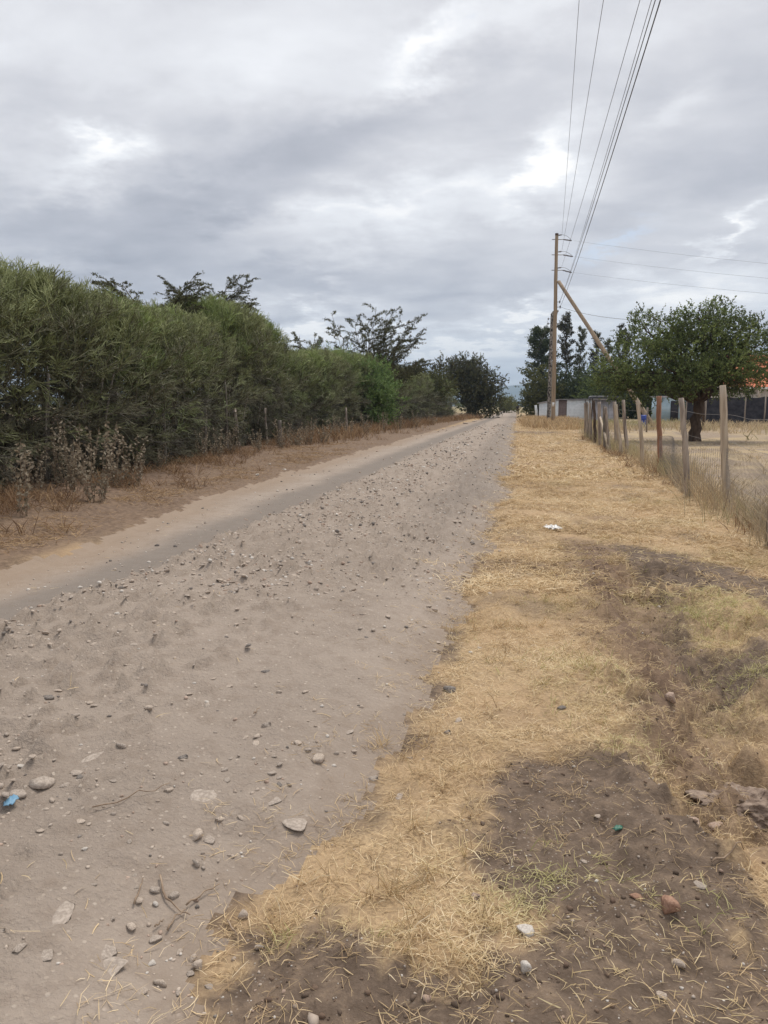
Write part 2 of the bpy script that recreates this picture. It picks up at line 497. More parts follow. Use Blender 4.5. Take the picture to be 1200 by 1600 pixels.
def box_arr(x0, x1, y0, y1, z0, z1):
    V = np.array([(x, y, z) for z in (z0, z1) for y in (y0, y1) for x in (x0, x1)], float)
    q = [(0, 2, 3, 1), (4, 5, 7, 6), (0, 1, 5, 4), (2, 6, 7, 3), (0, 4, 6, 2), (1, 3, 7, 5)]
    return V, q

def box_mesh(name, x0, x1, y0, y1, z0, z1, mat):
    V, q = box_arr(x0, x1, y0, y1, z0, z1)
    return mesh_np(name, V, q, None, mat)

def unit(v):
    return v / (np.linalg.norm(v, axis=-1, keepdims=True) + 1e-9)

# ------------------------------------------------------------------ noise and terrain
def _hash(ix, iy, seed):
    h = (ix.astype(np.int64) * 374761393 + iy.astype(np.int64) * 668265263 + seed * 1274126177) & 0xffffffff
    h = ((h ^ (h >> 13)) * 1274126177) & 0xffffffff
    return ((h ^ (h >> 16)) & 0xffff) / 65535.0

def vnoise(x, y, seed=0):
    ix, iy = np.floor(x), np.floor(y)
    fx, fy = x - ix, y - iy
    fx = fx * fx * (3 - 2 * fx)
    fy = fy * fy * (3 - 2 * fy)
    a, b = _hash(ix, iy, seed), _hash(ix + 1, iy, seed)
    c, d = _hash(ix, iy + 1, seed), _hash(ix + 1, iy + 1, seed)
    return a + (b - a) * fx + (c - a) * fy + (a - b - c + d) * fx * fy

def fbm(x, y, scale, octv=4, seed=0, rough=.5):
    s, amp, tot = 0, 1.0, 0
    for i in range(octv):
        s = s + amp * vnoise(x * scale + 17.3 * i, y * scale - 9.1 * i, seed + i)
        tot += amp
        amp *= rough
        scale *= 2.03
    return s / tot

def sstep(a, b, x):
    t = np.clip((x - a) / (b - a), 0, 1)
    return t * t * (3 - 2 * t)

EL_Y = [-12, 6.4, 7.6, 10.5, 14.7, 25, 48, 88, 130, 620]
EL_X = [-4.75, -4.73, -4.7, -4.85, -5.03, -5.0, -4.6, -3.5, -3.2, -3.0]
ER_Y = [-12, 1.6, 2.1, 3.0, 3.7, 5.6, 11, 21, 71, 130, 620]
ER_X = [-.62, -.66, -.70, -.58, -.52, -.42, -.15, .02, .30, .8, 2.2]
def edge_l(y):
    return np.interp(y, EL_Y, EL_X) + (fbm(y * 0 + 3.3, y, .9, 3, 5) - .5) * .5
def edge_r(y):
    return np.interp(y, ER_Y, ER_X) + (fbm(y * 0 + 8.1, y, 1.1, 4, 9) - .5) * .55
def ridge_x(y):
    return np.interp(y, [0, 4.3, 6.8, 10.5, 32, 90, 600], [-3.25, -3.23, -3.15, -2.9, -2.7, -1.9, -1.2]) + (fbm(y * 0 + 1.7, y, .8, 4, 15) - .5) * .5
FENCE_Y = [-10, 11.9, 13.2, 18.2, 26, 33, 41, 60]
FENCE_X = [2.6, 3.0, 3.0, 3.3, 3.45, 3.5, 3.8, 4.6]
def fence_x(y):
    return np.interp(y, FENCE_Y, FENCE_X)
HEDGE_Y = [0, 9, 13, 17, 25, 35, 50, 65, 85, 102]
HEDGE_X = [-7.6, -7.5, -7.45, -7.75, -8.9, -9.35, -9.1, -8.5, -7.0, -5.6]
def hedge_x(y):
    return np.interp(y, HEDGE_Y, HEDGE_X)

def poly_mask(x, y, pts, soft):
    """soft inside-mask of a ground polygon (signed distance)"""
    pts = np.array(pts, float)
    inside = np.zeros(x.shape, bool)
    dist = np.full(x.shape, 1e9)
    for i in range(len(pts)):
        (x1, y1), (x2, y2) = pts[i], pts[(i + 1) % len(pts)]
        c = ((y1 > y) != (y2 > y)) & (x < (x2 - x1) * (y - y1) / (y2 - y1 + 1e-12) + x1)
        inside ^= c
        dx, dy = x2 - x1, y2 - y1
        t = np.clip(((x - x1) * dx + (y - y1) * dy) / (dx * dx + dy * dy + 1e-12), 0, 1)
        dist = np.minimum(dist, np.hypot(x - x1 - t * dx, y - y1 - t * dy))
    sd = np.where(inside, dist, -dist)
    return sstep(-soft, soft, sd)

PX = lambda L: [P(u, v) for u, v in L]
SOIL_POLYS = [
    (PX([(740, 1275), (800, 1210), (880, 1185), (975, 1190), (1070, 1280), (1130, 1360), (1160, 1470), (1260, 1480), (1260, 1720), (320, 1720), (330, 1640), (390, 1540), (450, 1470),
         (540, 1455), (590, 1510), (700, 1540), (800, 1500), (860, 1450), (790, 1410), (745, 1350)]), .06),
    (PX([(950, 852), (1060, 864), (1130, 886), (1260, 925), (1260, 1010), (1160, 955), (1060, 920), (985, 900)]), .09),
    (PX([(1000, 935), (1060, 925), (1100, 990), (1100, 1085), (1020, 1060)]), .10),
    (PX([(1080, 1045), (1200, 1020), (1230, 1100), (1120, 1130)]), .08),
    (PX([(985, 1095), (1050, 1105), (1040, 1140), (990, 1130)]), .05),
    (PX([(470, 1220), (560, 1180), (600, 1100), (630, 1100), (620, 1170), (560, 1240), (500, 1270)]), .06),
]
GREEN_SPOTS = [(1110, 975, .36, .50, 1.0), (900, 1090, .30, .45, .40), (1170, 1085, .25, .4, .8), (880, 1400, .14, .10, .75), (980, 1400, .12, .08, .6),
               (1000, 1190, .14, .2, .6), (800, 1440, .10, .08, .6), (700, 1000, .2, .3, .2), (840, 960, .2, .3, .2), (560, 1470, .12, .08, .4),
               (1060, 1460, .10, .06, .7), (900, 860, .5, 1.0, .15)]
REDD = PX([(900, 845), (960, 860), (990, 960), (1040, 1060), (1110, 1180), (1240, 1240), (1240, 1340), (1120, 1300), (1040, 1200), (980, 1110), (940, 1000), (890, 900)])
DITCH = [P(1000, 900), P(1075, 1010), P(1090, 1095), P(1130, 1180), P(1200, 1290)]

def blobs(x, y, spots):
    s = 0
    for (u, v, rx, ry, a) in spots:
        cx, cy = P(u, v)
        s = s + a * np.exp(-((x - cx) / rx) ** 2 - ((y - cy) / ry) ** 2)
    return np.clip(s, 0, 1)

def masks(x, y):
    wx = x + (fbm(x, y, 4.5, 4, 31) - .5) * .34
    wy = y + (fbm(x, y, 4.5, 4, 47) - .5) * .34
    wx = wx + (fbm(x, y, 17, 3, 33) - .5) * .16
    wy = wy + (fbm(x, y, 17, 3, 49) - .5) * .16
    dark = 0
    for pts, soft in SOIL_POLYS:
        dark = np.maximum(dark, poly_mask(wx, wy, pts, soft))
    dark = dark * (1 - .85 * np.clip(blobs(wx, wy, GREEN_SPOTS[:1]), 0, 1))
    redd = poly_mask(wx, wy, REDD, .22)
    fx = fence_x(y)
    field = sstep(fx - .1, fx + .8, wx)
    left = sstep(-4.4, -4.9, x)
    hx = hedge_x(y)
    redd = np.maximum(redd, left * sstep(hx + 1.75, hx + .9, wx) * .9)
    redd = np.maximum(redd, left * .7)
    green = blobs(wx, wy, GREEN_SPOTS)
    straw = (1 - dark) * (1 - .55 * redd) * (1 - .45 * left)
    straw = straw * np.maximum(sstep(-.08, .14, x - edge_r(y) + (fbm(x, y, 6, 3, 35) - .5) * .34), x < -3)
    # worn patches in the grass
    straw = straw * (1 - .5 * sstep(.60, .72, fbm(x, y, 1.1, 4, 77)))
    # dirt entrance crossing the verge towards the shed
    cross = np.exp(-((y - 44) / 2.4) ** 2) * sstep(3.6, 2.2, x) * (x > -1)
    dark = np.maximum(dark, cross * .55)
    straw = straw * (1 - .8 * cross)
    return dict(dark=dark, redd=redd, field=field, left=left, green=green, straw=np.clip(straw, 0, 1))

def height(x, y):
    xl, xr, xg = edge_l(y), edge_r(y), ridge_x(y)
    nearf = np.clip(1.2 - np.abs(y) / 60, .2, 1)
    h = (fbm(x, y, .25, 3, 3) - .5) * .10
    inroad = sstep(xl - .1, xl + .15, x) * sstep(xr + .15, xr - .15, x)
    mid = sstep(xg - .04, xg + .16, x) * sstep(xr + .1, xr - .5, x)
    rough_zone = mid * (1 - .75 * sstep(-1.9, -1.2, x) * sstep(7.5, 4, y))
    # crown of the road, left wheel track, broken edge between them
    h = h + mid * .14 - .06 * inroad * sstep(xg, xg - .5, x)
    h = h + rough_zone * ((fbm(x, y, 3.5, 4, 11) - .5) * .045 + np.maximum(fbm(x, y, 15, 3, 21) - .53, 0) * .26)
    h = h + inroad * (fbm(x, y, 2.2, 3, 12) - .5) * .03
    # shallow right hand wheel track
    h = h - .03 * np.exp(-((x + 1.1 - .004 * y) / .35) ** 2) * inroad
    # verge: lumpy turf, a small rise, a washed out bank
    verge = sstep(xr - .05, xr + .25, x)
    h = h + verge * (.035 + (fbm(x, y, 3.2, 4, 41) - .5) * .07 + (fbm(x, y, 11, 3, 42) - .5) * .028)
    d = np.full(np.shape(x), 1e9)
    for (x1, y1), (x2, y2) in zip(DITCH[:-1], DITCH[1:]):
        dx, dy = x2 - x1, y2 - y1
        t = np.clip(((x - x1) * dx + (y - y1) * dy) / (dx * dx + dy * dy), 0, 1)
        d = np.minimum(d, np.hypot(x - x1 - t * dx, y - y1 - t * dy))
    d = d + (fbm(x, y, 3.5, 4, 43) - .5) * .25
    h = h - .085 * np.exp(-(d / .26) ** 2) + .035 * np.exp(-((d - .45) / .22) ** 2)
    lump = sstep(.85, .15, d) * ((fbm(x, y, 6, 4, 44) - .5) * .28 + np.maximum(fbm(x, y, 13, 3, 45) - .52, 0) * .25)
    h = h + lump + verge * .075 * blobs(x, y, GREEN_SPOTS[:3])
    hl = sstep(xl + .05, xl - 1.6, x)
    h = h + hl * (.06 + .10 * sstep(0, 1, (hedge_x(y) + 1.4 - x))) + sstep(xl + .1, xl - .2, x) * ((fbm(x, y, 4, 4, 51) - .5) * .09)
    fld = sstep(fence_x(y), fence_x(y) + 1.5, x)
    h = h + fld * (fbm(x, y, 2.5, 4, 61) - .5) * .09
    return h * nearf

def ground_z(x, y):
    return float(height(np.array([float(x)]), np.array([float(y)]))[0])

# one grid for road and ground: fine near the camera, coarser towards the horizon
xs = list(np.arange(-6.4, 3.6, .028))
step = .04
while xs[-1] < 6500:
    step *= 1.17
    xs.append(xs[-1] + step)
step = .04
while xs[0] > -6500:
    step *= 1.17
    xs.insert(0, xs[0] - step)
ys = [-14, -11, -8, -5, -3, -1.8, -.9, -.3, .2, .6, .9, 1.1, 1.25]
while ys[-1] < 140:
    ys.append(ys[-1] + max(.021, .0125 * ys[-1]))
step = 1.8
while ys[-1] < 7000:
    step *= 1.16
    ys.append(ys[-1] + step)
xs, ys = np.array(xs), np.array(ys)
GX, GY = np.meshgrid(xs, ys)
GZ = height(GX, GY)
mk = masks(GX, GY)
nx, ny = len(xs), len(ys)
ids = np.arange(nx * ny).reshape(ny, nx)
quads = np.stack([ids[:-1, :-1], ids[:-1, 1:], ids[1:, 1:], ids[1:, :-1]], -1).reshape(-1, 4)
cx = (GX[:-1, :-1] + GX[1:, 1:]).ravel() / 2
cy = (GY[:-1, :-1] + GY[1:, 1:]).ravel() / 2
jag = (fbm(cx, cy, 7, 3, 91) - .5) * .22
isroad = (cx > edge_l(cy) + jag) & (cx < edge_r(cy) + jag) & (cy < 620)
verts = np.stack([GX, GY, GZ], -1).reshape(-1, 3)
dist_r = edge_r(GY) - GX
dist_l = GX - edge_l(GY)
track = sstep(.55, .0, np.abs(GX - (edge_l(GY) * .30 + ridge_x(GY) * .70)) - .15)
track = np.maximum(track, .55 * sstep(.5, 0, np.abs(GX - (edge_r(GY) - .55)) - .2) * sstep(6, 12, GY))
roughm = sstep(ridge_x(GY) - .05, ridge_x(GY) + .2, GX) * sstep(-.1, .7, dist_r)
def submesh(name, sel, mat, attrs):
    q = quads[sel]
    used = np.unique(q)
    rm = np.full(nx * ny, -1, np.int64)
    rm[used] = np.arange(len(used))
    return mesh_np(name, verts[used], rm[q], None, mat, {a: v.reshape(-1)[used] for a, v in attrs.items()}, True)
ground = obj('ground', submesh('ground', ~isroad, GROUND, dict(
    straw=mk['straw'] * (1 - mk['field']), field=mk['field'], reddish=mk['redd'] * (1 - mk['field']), plain=sstep(90, 220, np.hypot(GX, GY)))))
tag(ground, 'dry grass verge, bare soil and stubble field', None, None, 'structure')
road = obj('dirt_road', submesh('dirt_road', isroad, ROAD, dict(
    track=track, rough=roughm, edge=sstep(.32, -.05, dist_r), leftbrown=sstep(.9, .1, dist_l))))
tag(road, 'rough stony dirt road with worn wheel tracks', None, None, 'structure')

# hills on the horizon
V, nseg = [], 90
hx_ = np.linspace(-4200, 5200, nseg)
prof = 60 + 120 * fbm(hx_, hx_ * 0, .0011, 4, 71) ** 1.3 * 1.6
prof *= .55 + .45 * np.exp(-((hx_ - 300) / 1500) ** 2)
rows = [(5200, 0), (5600, .55), (6000, 1), (6350, .5), (6600, 0)]
for yy, f in rows:
    for i in range(nseg):
        V.append((hx_[i], yy + 160 * (vnoise(np.array([hx_[i] * .004]), np.array([yy * .003]), 5)[0] - .5), prof[i] * f * (1 if f == 1 else .8 + .4 * vnoise(np.array([hx_[i] * .006]), np.array([yy * .01]), 9)[0]) - 2))
q = [(r * nseg + i, r * nseg + i + 1, (r + 1) * nseg + i + 1, (r + 1) * nseg + i) for r in range(len(rows) - 1) for i in range(nseg - 1)]
tag(obj('hills', mesh_np('hills', V, q, None, M['hill'], smooth=True)), 'far blue hills beyond the end of the road', None, None, 'structure')

# far tree line: one mass
acc = Acc()
r2 = np.random.default_rng(11)
n = 9000
tx = r2.uniform(-700, 900, n)
ty = 620 + r2.uniform(0, 260, n) + 60 * (fbm(tx, tx * 0, .01, 3, 5))
hh_ = 3.5 + 7 * fbm(tx, ty, .03, 3, 6)
keep = np.abs(tx - np.interp(ty, [620, 900], [2, 4])) > 5
tx, ty, hh_ = tx[keep], ty[keep], hh_[keep]
n = len(tx)
cen = np.stack([tx, ty, r2.uniform(0, 1, n) ** .8 * hh_], -1)
a = unit(r2.normal(size=(n, 3))) * r2.uniform(.8, 2.0, (n, 1))
b = unit(np.cross(a, r2.normal(size=(n, 3)))) * r2.uniform(.8, 1.8, (n, 1))
V = np.stack([cen - a, cen + b, cen + a, cen - b], 1)
acc.add(V, np.arange(n * 4).reshape(-1, 4), tint=np.repeat(r2.uniform(0, 1, n), 4))
tag(obj('far_woods', acc.mesh('far_woods', M['treeline'])), 'far band of trees along the horizon', 'woods', None, 'stuff')

# ------------------------------------------------------------------ foliage generators
def spray_template(seed, depth=3, l0=.215, r0=.0100):
    """one branching spray of pencil-cactus twigs growing along +Z; returns segments (N,3,3), radius scale, level"""
    rr = np.random.default_rng(seed)
    segs = []
    def grow(p, d, lev):
        L = l0 * rr.uniform(.75, 1.25) * (.86 ** lev)
        d2 = unit(d + np.array([0, 0, .16]) + rr.normal(0, .10, 3))
        m_ = p + d * L * .5
        e = m_ + d2 * L * .5
        segs.append((p, m_, e, lev))
        if lev >= depth:
            return
        for _ in range(rr.choice([2, 3, 3, 4]) if lev else 4):
            ax = unit(np.cross(d2, rr.normal(size=3)))
            ang = rr.uniform(.30, .72)
            grow(e if rr.random() < .75 else m_, unit(d2 * math.cos(ang) + ax * math.sin(ang)), lev + 1)
    grow(np.zeros(3), np.array([0, 0, 1.]), 0)
    pts = np.array([[s_[0], s_[1], s_[2]] for s_ in segs])
    lev = np.array([s_[3] for s_ in segs])
    rad = r0 * (1 - .13 * lev)
    return pts, rad, lev

SPRAYS = [spray_template(100 + i) for i in range(10)]

def frames(d, rr):
    """rotation matrices taking +Z to d, random spin"""
    d = unit(d)
    r_ = rr.normal(size=d.shape)
    a = unit(np.cross(d, r_))
    b = np.cross(d, a)
    return np.stack([a, b, d], -1)

def shrub_mesh(name, seed, mat, n=620, rad=(1.45, 1.9), h=4.0, zlow=.2, tall_tips=80):
    rr = np.random.default_rng(seed)
    # crown profile: a rounded column, widest around 60 % of the height, lumpy
    th = rr.uniform(0, 2 * math.pi, n)
    zz = zlow + (h - zlow) * rr.beta(1.12, .95, n)
    f = np.clip((zz - zlow) / (h - zlow), 0, 1)
    prof = np.where(f < .6, .80 + .20 * np.sin(f / .6 * math.pi / 2), np.sqrt(np.clip(1 - ((f - .6) / .42) ** 2, .02, 1)))
    lump = 1 + .22 * np.sin(th * 3 + zz * 2.1 + seed) + .14 * np.sin(th * 5 - zz * 3.3 + 2 * seed)
    sh = rr.uniform(0, 1, n) ** .42
    px = rad[0] * prof * lump * sh * np.cos(th)
    py = rad[1] * prof * lump * sh * np.sin(th)
    pos_ = np.stack([px, py, zz - .25], -1)
    outw = unit(np.stack([np.cos(th), np.sin(th), np.zeros(n)], -1))
    upw = .12 + 1.5 * np.clip(f - .35, 0, 1) * 1.5 - .45 * (f < .35) * rr.uniform(0, 1, n)
    d = unit(outw * (1.05 - .7 * f)[:, None] * sh[:, None] + np.array([0, 0, 1.]) * upw[:, None] + rr.normal(0, .33, (n, 3)))
    d[:, 2] = np.where(f > .8, np.abs(d[:, 2]) + .4, d[:, 2])
    scl = rr.uniform(.75, 1.30, n)
    # upright tips
    tt = rr.uniform(0, 2 * math.pi, tall_tips)
    rr_ = np.sqrt(rr.uniform(0, 1, tall_tips)) * .75
    tp = np.stack([rad[0] * rr_ * np.cos(tt), rad[1] * rr_ * np.sin(tt), h * (.93 - .14 * rr_ ** 2) - rr.uniform(.1, .5, tall_tips)], -1)
    pos_ = np.vstack([pos_, tp])
    d = np.vstack([d, unit(np.array([0, 0, 1.]) + rr.normal(0, .22, (tall_tips, 3)))])
    scl = np.concatenate([scl, rr.uniform(.9, 1.3, tall_tips)])
    f = np.concatenate([f, np.ones(tall_tips)])
    F_ = frames(d, rr)
    acc = Acc()
    which = rr.integers(0, len(SPRAYS), len(pos_))
    for w in range(len(SPRAYS)):
        idx = np.nonzero(which == w)[0]
        if not len(idx):
            continue
        pts, rad_, lev = SPRAYS[w]
        G = np.einsum('nij,skj->nski', F_[idx], pts) * scl[idx][:, None, None, None] + pos_[idx][:, None, None, :]
        # gentle sag outwards, tips turning up
        N_, S_, K_, _ = G.shape
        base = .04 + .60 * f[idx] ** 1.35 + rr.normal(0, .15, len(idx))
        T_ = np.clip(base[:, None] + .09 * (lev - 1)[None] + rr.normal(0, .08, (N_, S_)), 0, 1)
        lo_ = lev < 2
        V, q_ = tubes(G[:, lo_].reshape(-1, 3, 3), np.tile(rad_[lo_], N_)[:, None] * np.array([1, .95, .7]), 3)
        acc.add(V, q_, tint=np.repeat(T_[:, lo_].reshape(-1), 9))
        V, q_ = tubes(G[:, ~lo_][:, :, ::2].reshape(-1, 2, 3), np.tile(rad_[~lo_], N_)[:, None] * np.array([1, .6]), 3)
        acc.add(V, q_, tint=np.repeat(T_[:, ~lo_].reshape(-1), 6))
    return acc.mesh(name, mat)

def trunk_meshes(seed, n, h, spread, r=.055, mat=None, name='trunk'):
    rr = np.random.default_rng(seed)
    out_ = []
    for i in range(n):
        a = rr.uniform(0, 2 * math.pi)
        b = np.array([math.cos(a) * spread * .55, math.sin(a) * spread * .55, -.12])
        lean = np.array([math.cos(a) * .35, math.sin(a) * .35, 0]) * rr.uniform(.2, 1.3)
        t_ = np.linspace(0, 1, 8)
        pts = b[None] + np.stack([lean[0] * t_ ** 1.5, lean[1] * t_ ** 1.5, t_ * h * rr.uniform(.65, 1.0)], -1) + np.cumsum(rr.normal(0, .018, (8, 3)), 0)
        rad_ = r * rr.uniform(.7, 1.25) * (1 - .55 * t_)
        out_.append(tube_mesh(name, pts, rad_, 7, mat, jitter=.003, seed=i))
    return out_

def leaf_quads(base, d, L, wdt, rr):
    """diamond leaves: base (N,3), direction (N,3)"""
    side = unit(np.cross(d, rr.normal(size=d.shape)))
    nrm = np.cross(side, d)
    midp = base + d * (L * .45)[:, None] + nrm * (L * .06)[:, None]
    return np.stack([base, midp + side * wdt[:, None], base + d * L[:, None], midp - side * wdt[:, None]], 1)

def twig_crown(rr, pos_, d, tw_len, nl, leaf_l, leaf_w, acc, tint0, twig_acc=None, tw_r=.006, sag=0.0):
    """leafy twigs at pos_ along d"""
    N_ = len(pos_)
    L = tw_len * rr.uniform(.6, 1.3, N_)
    s_ = (np.arange(nl) + .5) / nl
    B = pos_[:, None] + d[:, None] * (L[:, None] * s_[None])[..., None]
    B[..., 2] -= sag * (L[:, None] * s_[None] ** 2)
    ld = unit(d[:, None] * .6 + rr.normal(0, .75, (N_, nl, 3)))
    B = B.reshape(-1, 3)
    ld = ld.reshape(-1, 3)
    n_ = len(B)
    V = leaf_quads(B, ld, leaf_l * rr.uniform(.6, 1.35, n_), leaf_w * rr.uniform(.6, 1.3, n_), rr)
    t_ = np.clip(np.repeat(tint0, nl) + rr.normal(0, .16, n_), 0, 1)
    acc.add(V, np.arange(n_ * 4).reshape(-1, 4), tint=np.repeat(t_, 4))
    if twig_acc is not None:
        e = pos_ + d * L[:, None]
        e[:, 2] -= sag * L
        V, q_ = tubes(np.stack([pos_, e], 1), np.array([[tw_r, tw_r * .5]]), 3)
        twig_acc.add(V, q_)

def lobe_crown(rr, lobes, per_m3, acc, tw=.4, nl=12, leaf=(.05, .018), up=.25, tint=(.25, .7), sag=.0, twig_acc=None, shell=.5, clump=.3, tw_r=.006):
    """crown of many leafy twigs gathered in clumps over several ellipsoidal lobes"""
    for (c, r_) in lobes:
        c, r_ = np.array(c, float), np.array(r_, float)
        ncl = max(6, int(per_m3 * r_[0] * r_[1] * r_[2]))
        u = unit(rr.normal(size=(ncl, 3)))
        rad_ = rr.uniform(0, 1, (ncl, 1)) ** shell
        cl = c + u * rad_ * r_
        outw = unit(u / r_ * r_.mean())
        k_ = 7
        p_ = (cl[:, None] + rr.normal(0, clump, (ncl, k_, 3))).reshape(-1, 3)
        d = unit(np.repeat(outw, k_, 0) * .7 + np.array([0, 0, up]) + rr.normal(0, .5, (ncl * k_, 3)))
        hz = np.clip((p_[:, 2] - (c[2] - r_[2])) / (2 * r_[2]), 0, 1)
        t0 = np.repeat(rr.uniform(tint[0], tint[1], ncl), k_) + rr.normal(0, .05, ncl * k_)
        twig_crown(rr, p_, d, tw, nl, leaf[0], leaf[1], acc, t0, twig_acc, tw_r, sag)

def limb(rr, p0, p1, k=7, bow=.12, wob=.04):
    t_ = np.linspace(0, 1, k)
    p0, p1 = np.array(p0, float), np.array(p1, float)
    L = np.linalg.norm(p1 - p0)
    pts = p0 + (p1 - p0) * t_[:, None]
    pts[:, 2] += bow * L * np.sin(t_ * math.pi)
    w_ = rr.normal(0, wob * L, (k, 3)) * np.sin(t_ * math.pi)[:, None]
    return pts + w_

def brush_tree(name, label, cat, base, seed, h, fork, n_limb, reach, leaf_mat, bark, elev=(.5, 1.1), sub=9, sub_len=1.2, sub_up=.15, leaf=(.08, .02),
               leaves=70, fuzz=.09, trunk_r=.14, leader=False, taper=1.0, tint=(.2, .7), group=None, lean=(0, 0), flat=True, extra_lobes=None, dirs=None, low=.25):
    """open crowned tree whose branches carry feathery foliage"""
    rr = np.random.default_rng(seed)
    t = thing(name, label, cat, (base[0], base[1], ground_z(base[0], base[1])), group=group)
    wood = Acc()
    lf = Acc()
    top = np.array([lean[0], lean[1], h if leader else fork])
    tr = limb(rr, (0, 0, -.2), top, 9, 0, .02)
    trad = trunk_r * (1 - (.85 if leader else .35) * np.linspace(0, 1, 9))
    tme = tube_mesh('trunk', tr, trad, 9, bark, jitter=trunk_r * .05, seed=seed)
    allsub = []
    for i in range(n_limb):
        az = (i * 2.39996 + rr.uniform(-.2, .2) if leader else 2 * math.pi * (i + rr.uniform(-.3, .3)) / n_limb) if dirs is None else R(dirs[i % len(dirs)]) + rr.normal(0, .15)
        if leader:
            s_ = low + (1 - low) * (i + .5) / n_limb * .96
            p0 = np.array([np.interp(s_, np.linspace(0, 1, 9), tr[:, j]) for j in range(3)])
            Lr = reach * (1 - s_ ** 1.6 * .9) ** taper * rr.uniform(.7, 1.15) * (.55 + .45 * min(1, (s_ - low) / .18 + .3))
            el = rr.uniform(*elev)
            p1 = p0 + Lr * np.array([math.cos(az) * math.cos(el), math.sin(az) * math.cos(el), math.sin(el)])
        else:
            p0 = tr[-1] * rr.uniform(.8, 1.0)
            el = rr.uniform(*elev)
            Lr = min(reach / max(.25, math.cos(el)), (h - p0[2]) / max(.2, math.sin(el))) * rr.uniform(.75, 1.0)
            p1 = p0 + Lr * np.array([math.cos(az) * math.cos(el), math.sin(az) * math.cos(el), math.sin(el)])
        lb = limb(rr, p0, p1, 7, -.05 if flat else .04, .03)
        r0 = trunk_r * (.22 if leader else .5)
        V, q_ = tubes(lb[None], (r0 * (1 - .8 * np.linspace(0, 1, 7)))[None], 5)
        wood.add(V, q_)
        L = np.linalg.norm(p1 - p0)
        dl = unit(lb[-1] - lb[0])
        for j in range(sub):
            s_ = .22 + .78 * (j + rr.uniform(0, 1)) / sub
            b = np.array([np.interp(s_, np.linspace(0, 1, 7), lb[:, kx]) for kx in range(3)])
            sd = np.cross(dl, [0, 0, 1.]) * (1 if j % 2 else -1)
            dd = unit(dl * .75 + unit(sd) * rr.uniform(.25, .9) + np.array([0, 0, sub_up + (0 if flat else .1)]) + rr.normal(0, .22, 3))
            if flat:
                dd[2] *= .45
                dd = unit(dd)
            sl = sub_len * rr.uniform(.55, 1.2) * (1.1 - .5 * s_)
            allsub.append(limb(rr, b, b + dd * sl, 6, .10 if flat else .05, .05))
    allsub = np.array(allsub)
    ns = len(allsub)
    V, q_ = tubes(allsub, np.array([[.016, .014, .012, .010, .008, .005]]) * (trunk_r / .14) ** .5, 3)
    wood.add(V, q_)
    s_ = rr.uniform(.12, 1.03, (ns, leaves)) * 5
    i0 = np.clip(np.floor(s_).astype(int), 0, 4)
    fr = (s_ - i0)[..., None]
    B = np.take_along_axis(allsub, i0[..., None].repeat(3, -1), 1) * (1 - fr) + np.take_along_axis(allsub, (i0 + 1)[..., None].repeat(3, -1), 1) * fr
    B = B + rr.normal(0, fuzz, B.shape) * np.array([1, 1, .6 if flat else 1])
    sdir_ = unit(allsub[:, -1] - allsub[:, 0])
    ld = unit(sdir_[:, None] * .7 + rr.normal(0, .6, B.shape))
    t0 = np.repeat(rr.uniform(tint[0], tint[1], ns), leaves)
    B, ld = B.reshape(-1, 3), ld.reshape(-1, 3)
    n_ = len(B)
    V = leaf_quads(B, ld, leaf[0] * rr.uniform(.6, 1.4, n_), leaf[1] * rr.uniform(.6, 1.4, n_), rr)
    lf.add(V, np.arange(n_ * 4).reshape(-1, 4), tint=np.repeat(np.clip(t0 + rr.normal(0, .12, n_), 0, 1), 4))
    if extra_lobes:
        lobe_crown(rr, extra_lobes, 10, lf, .45, 12, (leaf[0] * 1.1, leaf[1] * 1.3), .2, tint)
    trunk_o = obj('trunk', tme, t)
    obj('branches', wood.mesh('branches', bark), trunk_o)
    obj('crown', lf.mesh('crown', leaf_mat), t)
    return t

def lobe_tree(name, label, cat, base, seed, lobes, leaf_mat, bark, trunk_r, fork, per_m3=14, tw=.4, nl=12, leaf=(.06, .02), up=.25, tint=(.2, .75), sag=0.0,
              group=None, trunk_lean=(0, 0), clump=.3, shell=.5, n_trunk=1, twigs=True):
    rr = np.random.default_rng(seed)
    t = thing(name, label, cat, (base[0], base[1], ground_z(base[0], base[1])), group=group)
    lf, wood = Acc(), Acc()
    top = np.array([trunk_lean[0], trunk_lean[1], fork])
    lobe_crown(rr, lobes, per_m3, lf, tw, nl, leaf, up, tint, sag, wood if twigs else None, shell, clump)
    tr = limb(rr, (0, 0, -.2), top, 9, 0, .025)
    t_ = np.linspace(0, 1, 9)
    tme = tube_mesh('trunk', tr, trunk_r * (1.15 - .3 * t_ + .35 * np.exp(-t_ * 9)), 11, bark, jitter=trunk_r * .06, seed=seed)
    for (c, r_) in lobes:
        for _ in range(3):
            e = np.array(c) + rr.normal(0, .35, 3) * np.array(r_)
            lb = limb(rr, tr[-1 - rr.integers(0, 2)], e, 7, .08, .05)
            V, q_ = tubes(lb[None], (trunk_r * .5 * (1 - .85 * np.linspace(0, 1, 7)))[None], 6)
            wood.add(V, q_)
    trunk_o = obj('trunk', tme, t)
    obj('branches', wood.mesh('branches', bark), trunk_o)
    obj('crown', lf.mesh('crown', leaf_mat), t)
    return t


